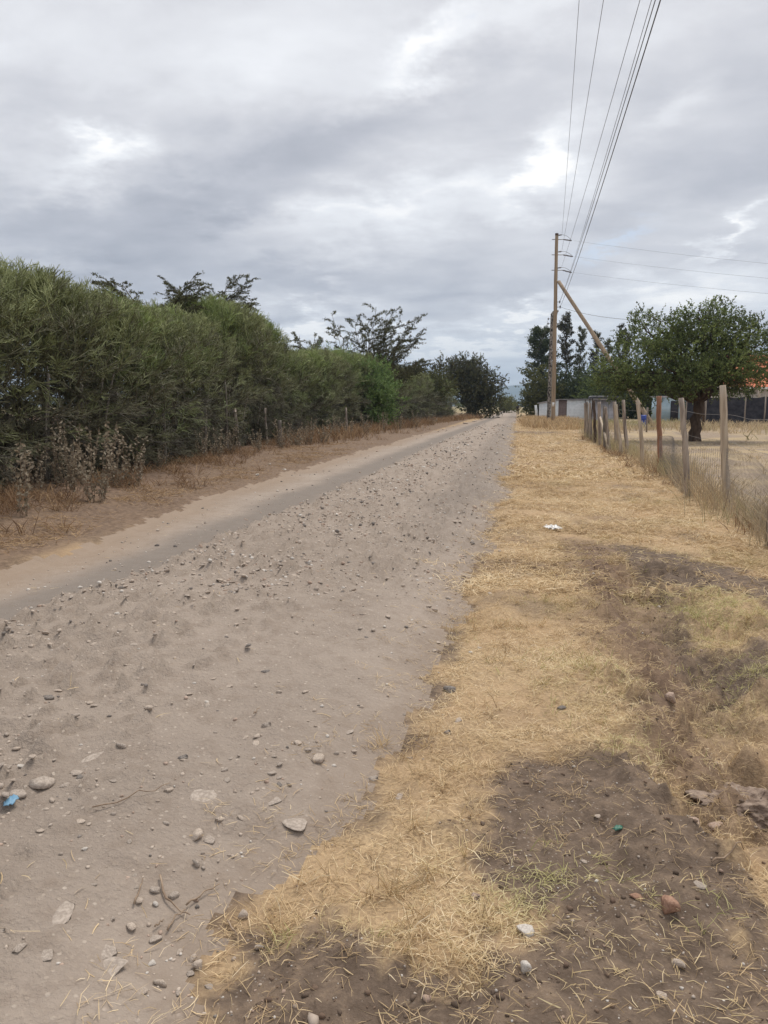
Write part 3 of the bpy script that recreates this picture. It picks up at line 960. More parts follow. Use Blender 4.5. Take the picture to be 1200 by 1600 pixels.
# ------------------------------------------------------------------ the hedge on the left
HM = [('hedge', 3), ('hedge', 5), ('hedge_green', 8)]
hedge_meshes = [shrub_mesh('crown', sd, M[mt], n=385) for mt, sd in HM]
hedge_trunks = trunk_meshes(21, 8, 2.3, 1.7, .05, M['bark_grey'])
TOP_U = [-300, -100, 0, 60, 100, 150, 200, 280, 360, 395, 408, 440, 500, 560, 620, 650, 700, 740]
TOP_V = [380, 398, 405, 412, 425, 445, 452, 470, 478, 492, 540, 542, 550, 550, 572, 584, 596, 604]
def hedge_height(x, y):
    u = project(x, y, 2.0)[0]
    return at_depth(u, float(np.interp(u, TOP_U, TOP_V)), y).z
hedge_spots = []
y = 7.6
while y < 88:
    hedge_spots.append(y)
    y += 1.45 if y < 26 else (1.9 if y < 48 else 2.9)
GRP = 'pencil-cactus shrubs of the roadside hedge'
NEAR_LABELS = [
    'tall grey-green pencil-cactus shrub cut off by the left edge of the photo',
    'tall pencil-cactus shrub at the near end of the hedge behind the sparse leafy stalks',
    'tall shaggy pencil-cactus shrub right behind the thickest clump of pale-leaved weeds',
    'tall pencil-cactus shrub just past the thickest clump of pale weeds',
    'pencil-cactus shrub with the curled cactus arms at its foot',
    'pencil-cactus shrub below the left end of the flat-topped acacia crown',
    'pencil-cactus shrub below the middle of the flat-topped acacia crown',
    'pencil-cactus shrub with bright yellow-green top under the right half of the acacia crown',
    'pencil-cactus shrub with pale bare stems showing at its foot',
    'tall pencil-cactus shrub just before the high shoulder of the hedge',
    'pencil-cactus shrub with loose feathery top forming the high shoulder of the hedge',
    'last tall pencil-cactus shrub where the hedge steps down']
hr = np.random.default_rng(5)
ORD = ['', 'first', 'second', 'third', 'fourth', 'fifth', 'sixth', 'seventh', 'eighth', 'ninth', 'tenth', 'eleventh', 'twelfth', 'thirteenth', 'fourteenth', 'fifteenth', 'sixteenth', 'seventeenth', 'eighteenth', 'nineteenth', 'twentieth'] + ['twenty-' + w for w in ('first', 'second', 'third', 'fourth', 'fifth', 'sixth', 'seventh', 'eighth', 'ninth')] + ['thirtieth']
n_mid = n_far = 0
by_bush = P(600, 670)[1]
for i, y in enumerate(hedge_spots):
    x = float(hedge_x(np.array(y)) - 1.45 + hr.normal(0, .12))
    hgt = hedge_height(x, y) * hr.uniform(.94, 1.04) * (.84 if y < 24 else .90)
    far_ = y > 48
    mi = [0, 1, 0, 0, 1, 0, 2, 1, 2, 0, 1, 0][i] if i < 12 else (int(hr.choice([2, 2, 0, 1])) if y < 52 else int(hr.choice([0, 1, 0, 2])))
    if i < len(NEAR_LABELS):
        lab = NEAR_LABELS[i]
    elif y < by_bush:
        n_mid += 1
        lab = f'{ORD[n_mid]} low hedge shrub past the step-down, before the bright leafy bush'
    else:
        n_far += 1
        lab = f'{ORD[n_far]} low hedge shrub beyond the bright leafy bush, towards the dark tree'
    f_ = 1.35 if far_ else (1.12 if y > 26 else 1.0)
    t = thing('hedge_shrub', lab, 'shrub', (float(x), y, ground_z(x, y)), (0, 0, hr.choice([0, math.pi]) + hr.normal(0, .35)), GRP)
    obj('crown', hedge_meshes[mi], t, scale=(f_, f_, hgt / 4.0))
    for j in range(5 if y < 40 else 3):
        obj('trunk', hedge_trunks[int(hr.integers(0, 8))], t, (hr.normal(0, .35), hr.normal(0, .3), 0), (0, 0, hr.uniform(0, 6.3)))

for i, y in enumerate((9.6, 11.4)):
    x = float(hedge_x(np.array(y)) - 3.6)
    t = thing('hedge_shrub', ['back-row pencil-cactus shrub seen through gaps at the left edge of the photo', 'back-row pencil-cactus shrub behind the thickest clump of pale weeds'][i], 'shrub', (x, y, ground_z(x, y)), (0, 0, 1.0 + i), GRP)
    obj('crown', hedge_meshes[i], t, scale=(1.1, 1.1, .76))
    for j in range(3):
        obj('trunk', hedge_trunks[j + 2 * i], t, (hr.normal(0, .35), hr.normal(0, .3), 0), (0, 0, j * 2.0))

# pale bare stems of the hedge that stand at its face
def stem_at(u, v, top_v, r, lean, mat, label, depth_off=0):
    x, y = P(u, v)
    hgt = (v - top_v) / FPX * math.hypot(x, y) * 1.02
    t_ = np.linspace(-.1, 1, 7)
    rr = np.random.default_rng(int(u))
    pts = np.stack([lean * t_, 0 * t_, t_ * hgt], -1) + np.cumsum(rr.normal(0, .012, (7, 3)), 0) * np.array([1, 1, 0])
    o = obj('hedge_stake', tube_mesh('hedge_stake', pts, r * (1 - .2 * t_), 9, mat, jitter=.004, seed=int(u)), None, (x, y, ground_z(x, y)))
    return tag(o, label, 'stake', 'stakes standing in the hedge foot')
stem_at(372, 708, 648, .075, -.12, M['post_grey'], 'thickest grey wooden stake standing at the foot of the hedge')
stem_at(395, 688, 642, .055, -.14, M['post_pale'], 'pale stake leaning in the hedge beside the thickest grey stake')
stem_at(417, 700, 645, .05, .02, M['post_grey'], 'thin upright grey stake between the pale leaning stake and the forked one')
stem_at(436, 700, 662, .085, .03, M['bark_grey'], 'short stubby grey stake at the hedge foot past the thin upright one')
stem_at(342, 700, 652, .05, .05, M['post_pale'], 'pale thin stake half hidden by twigs before the thickest grey stake')
stem_at(318, 722, 650, .05, .06, M['bark_grey'], 'dark grey crooked stake at the hedge foot nearest the camera')
stem_at(543, 680, 640, .06, -.05, M['post_grey'], 'grey stake in the hedge next to the bright leafy bush')

# bare twigs hanging in the shade of the hedge foot
def bare_bush(name, label, x, y, seed, h, n, mat, group, r=.008, spread=.8):
    rr = np.random.default_rng(seed)
    acc = Acc()
    for _ in range(n):
        a = rr.uniform(0, 6.3)
        k_ = 7
        t_ = np.linspace(0, 1, k_)
        rad_ = spread * rr.uniform(.2, 1)
        hh2 = h * rr.uniform(.5, 1)
        pts = np.stack([math.cos(a) * rad_ * t_ ** 1.3, math.sin(a) * rad_ * t_ ** 1.3, hh2 * t_ ** .8 - .05], -1) + np.cumsum(rr.normal(0, .02, (k_, 3)), 0)
        V, q_ = tubes(pts[None], (r * (1 - .7 * t_))[None], 3)
        acc.add(V, q_)
        for j in range(6):
            s_ = rr.integers(2, k_)
            e = pts[s_] + rr.normal(0, .16, 3) + np.array([0, 0, .05])
            V, q_ = tubes(np.array([[pts[s_], (pts[s_] + e) / 2 + rr.normal(0, .02, 3), e]]), np.array([[r * .5, r * .4, r * .2]]), 3)
            acc.add(V, q_)
    o = obj(name, acc.mesh(name, mat), None, (x, y, ground_z(x, y)))
    return tag(o, label, 'bush', group)
for i, (u, v, h) in enumerate([(30, 775, 1.5), (100, 770, 1.4), (205, 748, 1.3), (330, 718, 1.4), (430, 697, 1.5), (480, 690, 1.6)]):
    x, y = P(u, v)
    bare_bush('bare_bush', ['leafless twiggy bush in the dark hedge foot by the left photo edge', 'leafless twiggy bush in the hedge foot left of the pale weeds',
        'leafless twiggy bush just right of the pale-leaved weeds', 'leafless twiggy bush by the crooked dark grey stake',
        'leafless twiggy bush around the short stubby stake', 'leafless twiggy bush just beyond the short stubby stake'][i],
        x - .35, y, 60 + i, h, 26, M['bark_grey'], 'bare bushes in the hedge foot')

# curled cactus plants in the hedge foot
def cactus_mesh(seed):
    rr = np.random.default_rng(seed)
    h = rr.uniform(.9, 1.3)
    t_ = np.linspace(0, 1, 7)
    stem = np.stack([.05 * np.sin(t_ * 3), .04 * np.cos(t_ * 4), h * t_ - .05], -1)
    stem_me = tube_mesh('stem', stem, .036 * (1 - .3 * t_), 7, M['cactus'], jitter=.003, seed=seed)
    arms = []
    for j in range(9):
        a = rr.uniform(0, 6.3)
        z0 = h * rr.uniform(.25, .95)
        L = rr.uniform(.22, .48)
        pts = np.stack([math.cos(a) * L * np.sin(t_ * 1.5), math.sin(a) * L * np.sin(t_ * 1.5), z0 + L * (-.15 * np.sin(t_ * 2.2) + .75 * t_ ** 2.2)], -1)
        arms.append(tube_mesh('arm', pts, .024 * (1 - .25 * t_), 6, M['cactus'], jitter=.002, seed=j))
    return stem_me, arms
for i, (u, v) in enumerate([(262, 735), (292, 728), (232, 742), (150, 752), (395, 703)]):
    x, y = P(u, v)
    t = thing('cactus', ['curled-arm grey cactus in the middle of the cactus clump at the hedge foot', 'curled-arm grey cactus on the far side of the cactus clump at the hedge foot',
        'curled-arm grey cactus on the near side of the cactus clump at the hedge foot', 'curled-arm grey cactus standing behind the pale-leaved weeds',
        'curled-arm grey cactus beside the pale leaning stake'][i], 'cactus', (x - .3, y, ground_z(x, y)), (0, 0, i * 1.3), 'cactus plants in the hedge foot')
    sm, arms = cactus_mesh(300 + i)
    obj('stem', sm, t)
    for am in arms:
        obj('arm', am, t)

# leafy weeds along the hedge foot
def weed_mesh(seed, n, h, spread):
    rr = np.random.default_rng(seed)
    st, lf = Acc(), Acc()
    k_ = 6
    t_ = np.linspace(0, 1, k_)
    for _ in range(n):
        a = rr.uniform(0, 6.3)
        r_ = spread * rr.uniform(.1, 1)
        hh2 = h * rr.uniform(.45, 1.0)
        pts = np.stack([math.cos(a) * r_ * (.35 + .65 * t_), math.sin(a) * r_ * (.35 + .65 * t_), hh2 * t_ - .03], -1) + np.cumsum(rr.normal(0, .018, (k_, 3)), 0)
        V, q_ = tubes(pts[None], (.006 * (1 - .6 * t_))[None], 3)
        st.add(V, q_)
        nl = int(48 * hh2 / h)
        s_ = rr.uniform(.12, 1, nl) * (k_ - 1)
        i0 = np.clip(s_.astype(int), 0, k_ - 2)
        B = pts[i0] + (pts[i0 + 1] - pts[i0]) * (s_ - i0)[:, None] + rr.normal(0, .012, (nl, 3))
        d = unit(rr.normal(0, 1, (nl, 3)) + np.array([0, 0, -.1]))
        V = leaf_quads(B, d, rr.uniform(.040, .075, nl), rr.uniform(.013, .022, nl), rr)
        lf.add(V, np.arange(nl * 4).reshape(-1, 4), tint=np.repeat(rr.uniform(0, 1, nl), 4))
    return st.mesh('stems', M['twig']), lf.mesh('leaves', M['leaf_weed'])
weeds = [weed_mesh(400, 16, 1.25, .45), weed_mesh(401, 9, 1.0, .35), weed_mesh(402, 5, 1.1, .2), weed_mesh(403, 12, .8, .5)]
WD = [(150, 790, 0, 1.0), (118, 782, 0, .95), (180, 772, 1, 1.0), (215, 768, 1, 1.0), (95, 778, 2, 1.15), (38, 815, 2, 1.15), (60, 785, 1, .9), (20, 790, 2, .8),
      (245, 742, 3, .9), (318, 728, 1, .95), (338, 722, 3, 1.0), (362, 716, 1, .9), (405, 710, 3, .9), (440, 703, 0, .85), (462, 699, 3, 1.1), (482, 696, 0, .85),
      (505, 693, 3, 1.2), (525, 688, 0, .9), (548, 684, 3, 1.2), (572, 681, 0, .9), (600, 676, 0, .95), (625, 671, 3, 1.3), (650, 668, 0, 1.0), (675, 664, 3, 1.3)]
WL = ['thickest clump of pale-leaved dry weed stalks at the hedge foot', 'pale-leaved dry weed clump just left of the thickest clump', 'pale-leaved weed behind the right side of the thickest clump',
      'upright pale-leaved weed right of the thickest clump', 'tall thin pale-leaved weed left of the thickest clump', 'single tall weed stalk standing out in front of the hedge on the left verge',
      'small pale weed in the dark hedge foot behind the single tall stalk', 'thin weed stalks at the left edge of the photo']
for i, (u, v, k_, s_) in enumerate(WD):
    x, y = P(u, v)
    lab = WL[i] if i < len(WL) else (f'{ORD[i - 7]} dry leafy weed along the hedge foot, counted from the curled cactus' if i < 13 else f'{ORD[i - 12]} brownish weed clump along the hedge foot beyond the pale leaning stake')
    t = thing('weed', lab, 'weed', (x, y, ground_z(x, y)), (0, 0, i * 2.1), 'dry weeds along the hedge foot', (s_, s_, s_))
    obj('stems', weeds[k_][0], t)
    obj('leaves', weeds[k_][1], t)

# ------------------------------------------------------------------ trees behind the hedge and along the road
bx, by = P(600, 670)
lobe_tree('leafy_bush', 'bright green leafy bush in the hedge, lusher than the shrubs beside it', 'bush', (bx - 1.1, by - 1, 0), 31,
          [((0, 0, 2.6), (1.9, 2.0, 1.7)), ((1.0, -1.2, 1.7), (1.3, 1.3, 1.5)), ((.3, 1.4, 2.9), (1.3, 1.3, 1.1)), ((.9, .3, .9), (1.2, 1.6, .9))],
          M['leaf_bright'], M['bark_grey'], .09, 1.2, per_m3=18, tw=.45, nl=11, leaf=(.15, .042), up=.5, tint=(.2, .8), clump=.25)
b = at_depth(520, 690, 46)
lobe_tree('leafy_bush', 'yellow-green soft topped bush in the hedge left of the bright green one', 'bush', (b.x - .5, 47, 0), 32,
          [((0, 0, 3.3), (1.8, 2.6, 1.2)), ((.2, 1.8, 3.6), (1.6, 1.6, 1.0)), ((.5, -1.8, 2.8), (1.5, 1.6, 1.2))],
          M['leaf_bright'], M['bark_grey'], .09, 1.6, per_m3=15, tw=.5, nl=12, leaf=(.12, .027), up=.9, tint=(.45, .95), clump=.25)
for u, vt, yy, reach, lab, dr, sd in [(242, 430, 23.5, 1.45, 'nearer flat-topped acacia crown rising behind the tall hedge', [170, 200, 150, 10, 30, 340, 60, 185, 90, 215, 0, 270], 41),
        (330, 438, 32.0, 1.9, 'second flat-topped acacia crown behind the tall hedge, at the shoulder', [20, 0, 170, 200, 40, 345, 80, 190, 10, 300, 150], 141)]:
    b = at_depth(u, 690, yy)
    tz = at_depth(u, vt, yy).z
    brush_tree('acacia_tree', lab, 'tree', (b.x, yy, 0), sd, tz, tz - 1.35, 26, reach, M['leaf_acacia'], M['bark'],
               elev=(.22, .85), sub=12, sub_len=.95, sub_up=.02, leaf=(.06, .015), leaves=80, fuzz=.026, trunk_r=.055, dirs=dr, group='acacia crowns behind the tall hedge')
b = at_depth(592, 650, 52)
brush_tree('acacia_tree', 'feathery acacia with swept branches standing behind the middle of the hedge', 'tree', (b.x - 1.6, 54, 0), 42, at_depth(615, 486, 54).z, 2.6, 34, 4.7, M['leaf_acacia'], M['bark'],
           elev=(.35, 1.25), sub=14, sub_len=1.7, sub_up=.08, leaf=(.12, .026), leaves=85, fuzz=.05, trunk_r=.085, dirs=[10, 30, 350, 60, 100, 200, 180, 20, 45, 330, 5, 150, 80, 15, 25, 250, 300], tint=(.1, .7))
b = at_depth(482, 650, 50)
brush_tree('acacia_tree', 'thin sparse acacia top left of the feathery one behind the hedge', 'tree', (b.x - .6, 50, 0), 43, at_depth(485, 517, 50).z, 3.0, 18, 2.6, M['leaf_acacia'], M['bark'],
           elev=(.55, 1.2), sub=9, sub_len=1.1, sub_up=.1, leaf=(.09, .024), leaves=60, fuzz=.06, trunk_r=.09, dirs=[180, 20, 160, 60, 200, 350, 100])
b = at_depth(668, 650, 76)
lobe_tree('olive_tree', 'dull olive domed tree behind the far hedge before the dark rusty one', 'tree', (b.x - 1, 78, 0), 44,
          [((0, 0, 3.6), (3.0, 3.0, 1.5)), ((1.8, 0, 3.2), (2.2, 2.2, 1.3)), ((-1.8, .5, 3.4), (2.0, 2.2, 1.2))], M['leaf_olive'], M['bark'], .16, 1.9, per_m3=9, tw=.55, nl=14, leaf=(.14, .04), tint=(.1, .6), clump=.35)
b = at_depth(738, 652, 96)
lobe_tree('dark_tree', 'big dark rusty-topped tree at the far end of the hedge', 'tree', (b.x - .6, 98, 0), 45,
          [((0, 0, 4.6), (3.3, 3.6, 2.9)), ((2.2, -.6, 3.2), (2.3, 2.4, 2.6)), ((-2.2, 0, 5.2), (2.6, 2.6, 2.0)), ((1.3, -.5, 1.6), (2.9, 2.6, 1.6)), ((.4, .3, 6.6), (1.3, 1.5, 1.0))],
          M['leaf_rust'], M['bark'], .25, 2.4, per_m3=7, tw=.6, nl=14, leaf=(.17, .06), tint=(.1, .7), clump=.4, twigs=False)
b = at_depth(797, 640, 170)
for i, (u, yy, hgt, r_) in enumerate([(788, 165, 3.0, 1.7), (790, 215, 3.4, 2.0), (796, 300, 4.0, 2.6)]):
    b = at_depth(u, 640, yy)
    lobe_tree('roadside_bush', ['nearest light green bush beyond the dark tree on the left of the road', 'second light green bush beyond the dark tree', 'farthest green bush on the left roadside'][i],
              'bush', (b.x, yy, 0), 46 + i, [((0, 0, hgt * .5), (r_, r_, hgt * .5)), ((r_ * .6, -1, hgt * .35), (r_ * .6, r_ * .6, hgt * .35))], M['leaf_olive'], M['bark'], .15, 1.2, per_m3=4, tw=.8, nl=12, leaf=(.3, .1), tint=(.4, 1),
              clump=.6, group='bushes along the far road', twigs=False)

# the dense tree beyond the fence
tx_, ty_ = P(1083, 690)
lobe_tree('thorn_tree', 'broad dense green thorn tree with a thick dark trunk behind the post fence', 'tree', (tx_, ty_, 0), 51,
          [((-.1, 0, 4.0), (2.1, 2.3, 1.05)), ((-2.3, -.3, 3.1), (1.7, 1.9, .95)), ((2.0, .2, 3.7), (1.5, 1.8, 1.2)), ((.5, 0, 4.85), (1.6, 1.8, .75)), ((-1.7, .4, 4.5), (1.5, 1.6, .75)),
           ((-3.3, -.2, 2.7), (1.0, 1.2, .7)), ((1.2, -1.2, 2.8), (1.7, 1.2, .85)), ((.2, -1.2, 2.45), (1.3, .9, .5)), ((.6, .9, 2.5), (1.3, .9, .5)), ((-1.6, -1.0, 2.35), (1.3, 1.0, .6)), ((-2.9, .2, 2.2), (1.1, 1.0, .6)), ((1.7, -.8, 2.4), (1.0, 1.0, .55)), ((.6, 1.3, 3.2), (2.4, 1.3, 1.1)), ((-.9, -1.5, 2.75), (1.7, 1.1, .7)), ((1.7, .3, 4.7), (1.1, 1.2, .6)), ((.2,.2,5.35), (.6,.7,.35)), ((-2.2,.2,5.0),(.5,.6,.4))],
          M['leaf_main'], M['bark'], .205, 1.9, per_m3=34, tw=.36, nl=10, leaf=(.078, .030), up=.15, tint=(-.05, 1.0), sag=.06, trunk_lean=(.22, .1), clump=.16, shell=.36)

# trees and thicket on the right beyond the shed
b = at_depth(842, 640, 112)
brush_tree('conifer_tree', 'dark pointed conifer left of the power pole', 'tree', (b.x, 112, 0), 61, 12.3, 0, 44, 3.4, M['leaf_dark'], M['bark'], elev=(.25, .75), sub=7, sub_len=1.0, leaf=(.28, .07),
           leaves=34, fuzz=.16, trunk_r=.2, leader=True, flat=False, tint=(.1, .8), low=.3, taper=.8)
b = at_depth(880, 640, 118)
brush_tree('tall_tree', 'tall narrow tree with open dark crown right behind the power pole', 'tree', (b.x, 118, 0), 62, 14.2, 0, 30, 2.3, M['leaf_rust'], M['bark'], elev=(.5, 1.1), sub=5, sub_len=.8, leaf=(.22, .06),
           leaves=34, fuzz=.10, trunk_r=.18, leader=True, flat=False, tint=(.0, .5), low=.45, taper=.55)
for i, (u, yy, hgt, rc, nl_) in enumerate([(905, 118, 12.6, 1.9, 26), (928, 120, 12.0, 2.2, 26), (945, 116, 10.5, 1.8, 22), (966, 120, 13.2, 1.7, 24), (975, 112, 11.4, 1.5, 18)]):
    b = at_depth(u, 640, yy)
    brush_tree('spiky_tree', ['sparse spiky-topped tree right of the tall narrow one', 'sparse spiky-topped tree behind the brace pole', 'low sparse spiky tree touching the brace pole',
               'tallest spiky-topped tree, against the left flank of the thorn tree', 'spiky tree half hidden by the thorn tree'][i], 'tree', (b.x, yy, 0), 70 + i, hgt, 0, nl_, rc, M['leaf_rust' if i % 2 else 'leaf_olive'], M['bark'],
               elev=(.75, 1.25), sub=5, sub_len=.8, leaf=(.22, .055), leaves=26, fuzz=.09, trunk_r=.15, leader=True, flat=False, tint=(.0, .55), low=.3, taper=.6, group='spiky trees beyond the shed')
for i, (u, yy, hgt, r_, mt) in enumerate([(843, 104, 6.4, 2.5, 'leaf_olive'), (850, 108, 5.4, 2.6, 'leaf_olive'), (890, 106, 6.0, 3.3, 'leaf_dark'), (918, 104, 6.3, 3.4, 'leaf_dark'), (948, 100, 6.4, 3.2, 'leaf_main'), (985, 96, 6.8, 3.6, 'leaf_dark'), (1025, 92, 5.2, 3.6, 'leaf_dark')]):
    b = at_depth(u, 640, yy)
    lobe_tree('thicket_bush', ['brownish olive bush on the road side of the shed', 'olive bush just left of the power pole', 'dark green bush behind the shed door', 'dark green bush behind the white shed sheets',
              'green bush behind the dark-roofed shelter', 'dark bush between the shelter and the thorn tree', 'dark bush behind the thorn tree foliage'][i], 'bush', (b.x, yy, 0), 80 + i,
              [((0, 0, hgt * .52), (r_, r_, hgt * .48)), ((-r_ * .5, -.8, hgt * .32), (r_ * .7, r_ * .7, hgt * .33)), ((r_ * .55, -.6, hgt * .36), (r_ * .65, r_ * .7, hgt * .36))],
              M[mt], M['bark'], .14, 1.4, per_m3=4.2, tw=.6, nl=11, leaf=(.22, .078), tint=(.1, .8), clump=.45, group='bushes behind the white shed', twigs=False)

# ------------------------------------------------------------------ power line
def pole_thing(name, label, x, y, h, r0, r1, mat, lean=(0, 0)):
    t = thing(name, label, 'pole', (x, y, ground_z(x, y)))
    k_ = 14
    t_ = np.linspace(-.03, 1, k_)
    rr = np.random.default_rng(int(x * 100))
    pts = np.stack([lean[0] * t_, lean[1] * t_, t_ * h], -1) + rr.normal(0, .008, (k_, 3)) * np.array([1, 1, 0])
    obj('shaft', tube_mesh('shaft', pts, r0 + (r1 - r0) * t_, 12, mat, jitter=.004, seed=3), t)
    return t
PY = 62.0
pb = at_depth(864, 660, PY)
PXX, PH = pb.x, at_depth(870, 366, PY).z
lx = at_depth(870, 366, PY).x - PXX
pole = pole_thing('power_pole', 'tall pale wooden power pole with three cross arms beside the verge', PXX, PY, PH, .17, .12, M['pole'], (lx, 0))
gz = ground_z(PXX, PY)
def pole_x(z):
    return PXX + lx * z / PH
def disc_string(parent, p0, p1, nm='insulator', n=6, r=.055, mat=None):
    """stacked insulator sheds between two points (parent space)"""
    acc = Acc()
    p0, p1 = np.array(p0, float), np.array(p1, float)
    k_ = n * 4 + 1
    t_ = np.linspace(0, 1, k_)
    rad_ = np.where(np.arange(k_) % 4 < 2, r, r * .45)
    rad_[0] = rad_[-1] = r * .35
    V, q_ = tubes((p0 + (p1 - p0) * t_[:, None])[None], rad_[None], 8)
    acc.add(V, q_)
    return obj(nm, acc.mesh(nm, mat or M['ceramic'], True), parent)
line_pts = []
for (v_pin, v_arm, u_end, v_end) in [(367, 374, 896, 376), (393, 398, 898, 401), (418, 422, 896, 426)]:
    za, zp = at_depth(870, v_arm, PY).z, at_depth(870, v_pin, PY).z
    e = at_depth(u_end, v_end, PY)
    x0 = lx * za / PH
    br = obj('bracket', tube_mesh('bracket', [(x0 - .35, 0, za), (x0 + .25, 0, za - .02), (x0 + .5, 0, za - .03)], [.03, .03, .025], 6, M['steel']), pole)
    disc_string(br, (x0 + .5, 0, za - .03), (e.x - PXX - .12, 0, e.z), n=7, r=.06)
    # jumper from the pin insulator to the end of the strain string
    xp = lx * zp / PH
    pin = disc_string(pole, (xp + .12, -.06, zp - .05), (xp + .38, -.10, zp - .03), 'pin_insulator', 3, .06)
    t_ = np.linspace(0, 1, 8)
    jp = np.array([xp + .38, -.10, zp - .03]) + (np.array([e.x - PXX - .12, 0, e.z]) - np.array([xp + .38, -.10, zp - .03])) * t_[:, None]
    jp[:, 2] += .12 * np.sin(t_ * math.pi)
    obj('jumper_wire', tube_mesh('jumper_wire', jp, .012, 4, M['cable'] ), br)
    line_pts.append((np.array([PXX + xp + .38, PY - .10, zp - .03 + gz]), np.array([e.x, PY, e.z + gz])))
lv_pts = []
for v_, side in ((472, .26), (480, .30)):
    z_ = at_depth(870, v_, PY).z
    x0 = lx * z_ / PH
    br = obj('bracket', tube_mesh('bracket', [(x0 + .10, -.02, z_), (x0 + side + .06, -.05, z_)], [.025, .02], 6, M['steel']), pole)
    disc_string(br, (x0 + side + .06, -.05, z_ - .1), (x0 + side + .06, -.05, z_ + .1), 'spool_insulator', 2, .07)
    lv_pts.append(np.array([PXX + x0 + side + .06, PY - .05, z_ + gz]))
cap_z = PH
obj('pole_cap', tube_mesh('pole_cap', [(lx, 0, cap_z - .08), (lx, 0, cap_z + .06)], [.14, .13], 10, M['ceramic']), pole)
pz = at_depth(864, 632, PY).z
obj('number_plate', box_mesh('number_plate', pole_x(pz) - PXX - .11, pole_x(pz) - PXX + .07, -.185, -.175, pz - .16, pz + .16, M['frame_white']), pole)
# brace pole
s0 = at_depth(873, 440, PY)
fx_, fy_ = P(1022, 668)
foot = Vector((fx_, fy_, ground_z(fx_, fy_)))
k_ = np.linspace(0, 1.02, 10)[:, None]
st = np.array([PXX + lx * s0.z / PH + .20, PY - .1, s0.z])
brace = obj('brace_pole', tube_mesh('brace_pole', st + (np.array(foot) - st) * k_ - np.array(foot), .13 + .045 * k_[:, 0], 12, M['pole'], jitter=.004, seed=9), None, foot)
tag(brace, 'slanting pale wooden brace pole leaning against the tall power pole', 'pole')
# old leaning pole behind
oy = 70.0
ob = at_depth(857, 659, oy)
ot = at_depth(862.5, 490, oy)
old = pole_thing('old_pole', 'shorter dark peeling pole standing just left of the tall power pole', ob.x, oy, ot.z, .17, .12, M['pole_old'], (ot.x - ob.x, 0))
tp = ot.x - ob.x
obj('bent_arm', tube_mesh('bent_arm', [(tp, 0, ot.z - .08), (tp + .12, 0, ot.z + .12), (tp + .55, .02, ot.z + .22)], [.11, .10, .08], 8, M['pole_old']), old)
obj('stay_bar', tube_mesh('stay_bar', [(tp + .5, .02, ot.z + .18), (tp + .2, 0, ot.z - .9)], [.03, .03], 6, M['steel']), old)
sp_pts = []
for dz in (-.45, -.85):
    br = obj('bracket', tube_mesh('bracket', [(tp, 0, ot.z + dz), (tp - .30, -.02, ot.z + dz)], [.02, .02], 6, M['steel']), old)
    disc_string(br, (tp - .30, -.02, ot.z + dz - .09), (tp - .30, -.02, ot.z + dz + .09), 'spool_insulator', 2, .07)
    sp_pts.append(np.array([ob.x + tp - .30, oy - .02, ot.z + dz]))
obj('bracket', tube_mesh('bracket', [(tp * .55, 0, ot.z * .6), (tp * .55 - .28, -.05, ot.z * .6 + .35)], [.03, .015], 6, M['pole_old']), old)

def wire(label, pts, r, cat='power line', group='overhead wires', name='power_wire'):
    pts = np.array(pts)
    o = pts[0].copy()
    ob_ = obj(name, tube_mesh(name, pts - o, r, 5, M['cable'], cap=False), None, o)
    return tag(ob_, label, cat, group)
def span(p0, p1, sag, n=48):
    t_ = np.linspace(0, 1, n)[:, None]
    p = np.array(p0) + (np.array(p1) - np.array(p0)) * t_
    p[:, 2] -= 4 * sag * (t_ * (1 - t_))[:, 0]
    return p
def along_road(p0, u_top, label, sag=1.0, r=.008, ytop=None, y1=-16.0, hz=None):
    """wire from the pole, over the verge, to the next pole behind the camera; u_top: where it leaves the photograph"""
    d = ray(u_top, 0)
    # solve height so that the sagging wire passes through that direction
    best = None
    for yt in np.arange(10, 34, .25):
        q_ = np.array([d.x * yt / d.y, yt, CAM_H + d.z * yt / d.y])
        # end height giving the catenary through q_
        s_ = (p0[1] - yt) / (p0[1] - y1)
        ze = (q_[2] + 4 * sag * s_ * (1 - s_) - p0[2] * (1 - s_)) / s_
        xe = p0[0] + (q_[0] - p0[0]) / s_
        e_ = abs(ze - (hz if hz else p0[2]))
        if best is None or e_ < best[0]:
            best = (e_, xe, ze)
    wire(label, span(p0, (best[1], y1, best[2]), sag, 60), r)
along_road(line_pts[0][0], 905, 'leftmost overhead wire running along the road to the top of the tall pole', .9)
along_road(line_pts[1][0], 943, 'second overhead wire from the left running to the middle arm of the tall pole', .9)
along_road(line_pts[2][0], 1000, 'third overhead wire from the left running to the lowest arm of the tall pole', .9)
along_road(lv_pts[0] + np.array([0, 0, .02]), 1018, 'faint overhead wire right of the third one, to the upper spool of the pole', .8, .006)
along_road(lv_pts[0], 1024, 'overhead wire in the close pair, to the upper spool of the pole', .9, .009)
along_road(lv_pts[1], 1032, 'thick rightmost overhead wire running to the lower spool of the pole', .9, .0115)
for (a, e), (u0, v0, u1, v1), lab in zip(line_pts, [(896, 376, 1200, 401), (898, 401, 1200, 424), (896, 426, 1200, 448)],
        ['highest of the three cross wires going right from the tall pole', 'middle of the three cross wires going right from the tall pole', 'lowest of the three cross wires going right from the tall pole']):
    f = at_depth(u1, v1, 44.0)
    d_ = np.array(f) - e
    wire(lab, span(e, e + d_ * 2.2, .35, 30), .0045)
f = at_depth(1015, 500, 52.0)
wire('service wire dropping right from the tall pole into the thorn tree', span(lv_pts[1], np.array(f), .25, 24), .012)
for p_, lab in zip(sp_pts, ['upper thin wire leaving the old dark pole down the road', 'lower thin wire leaving the old dark pole down the road']):
    wire(lab, span(p_, p_ + np.array([-.6, 50, -.8]), .9, 24), .012)

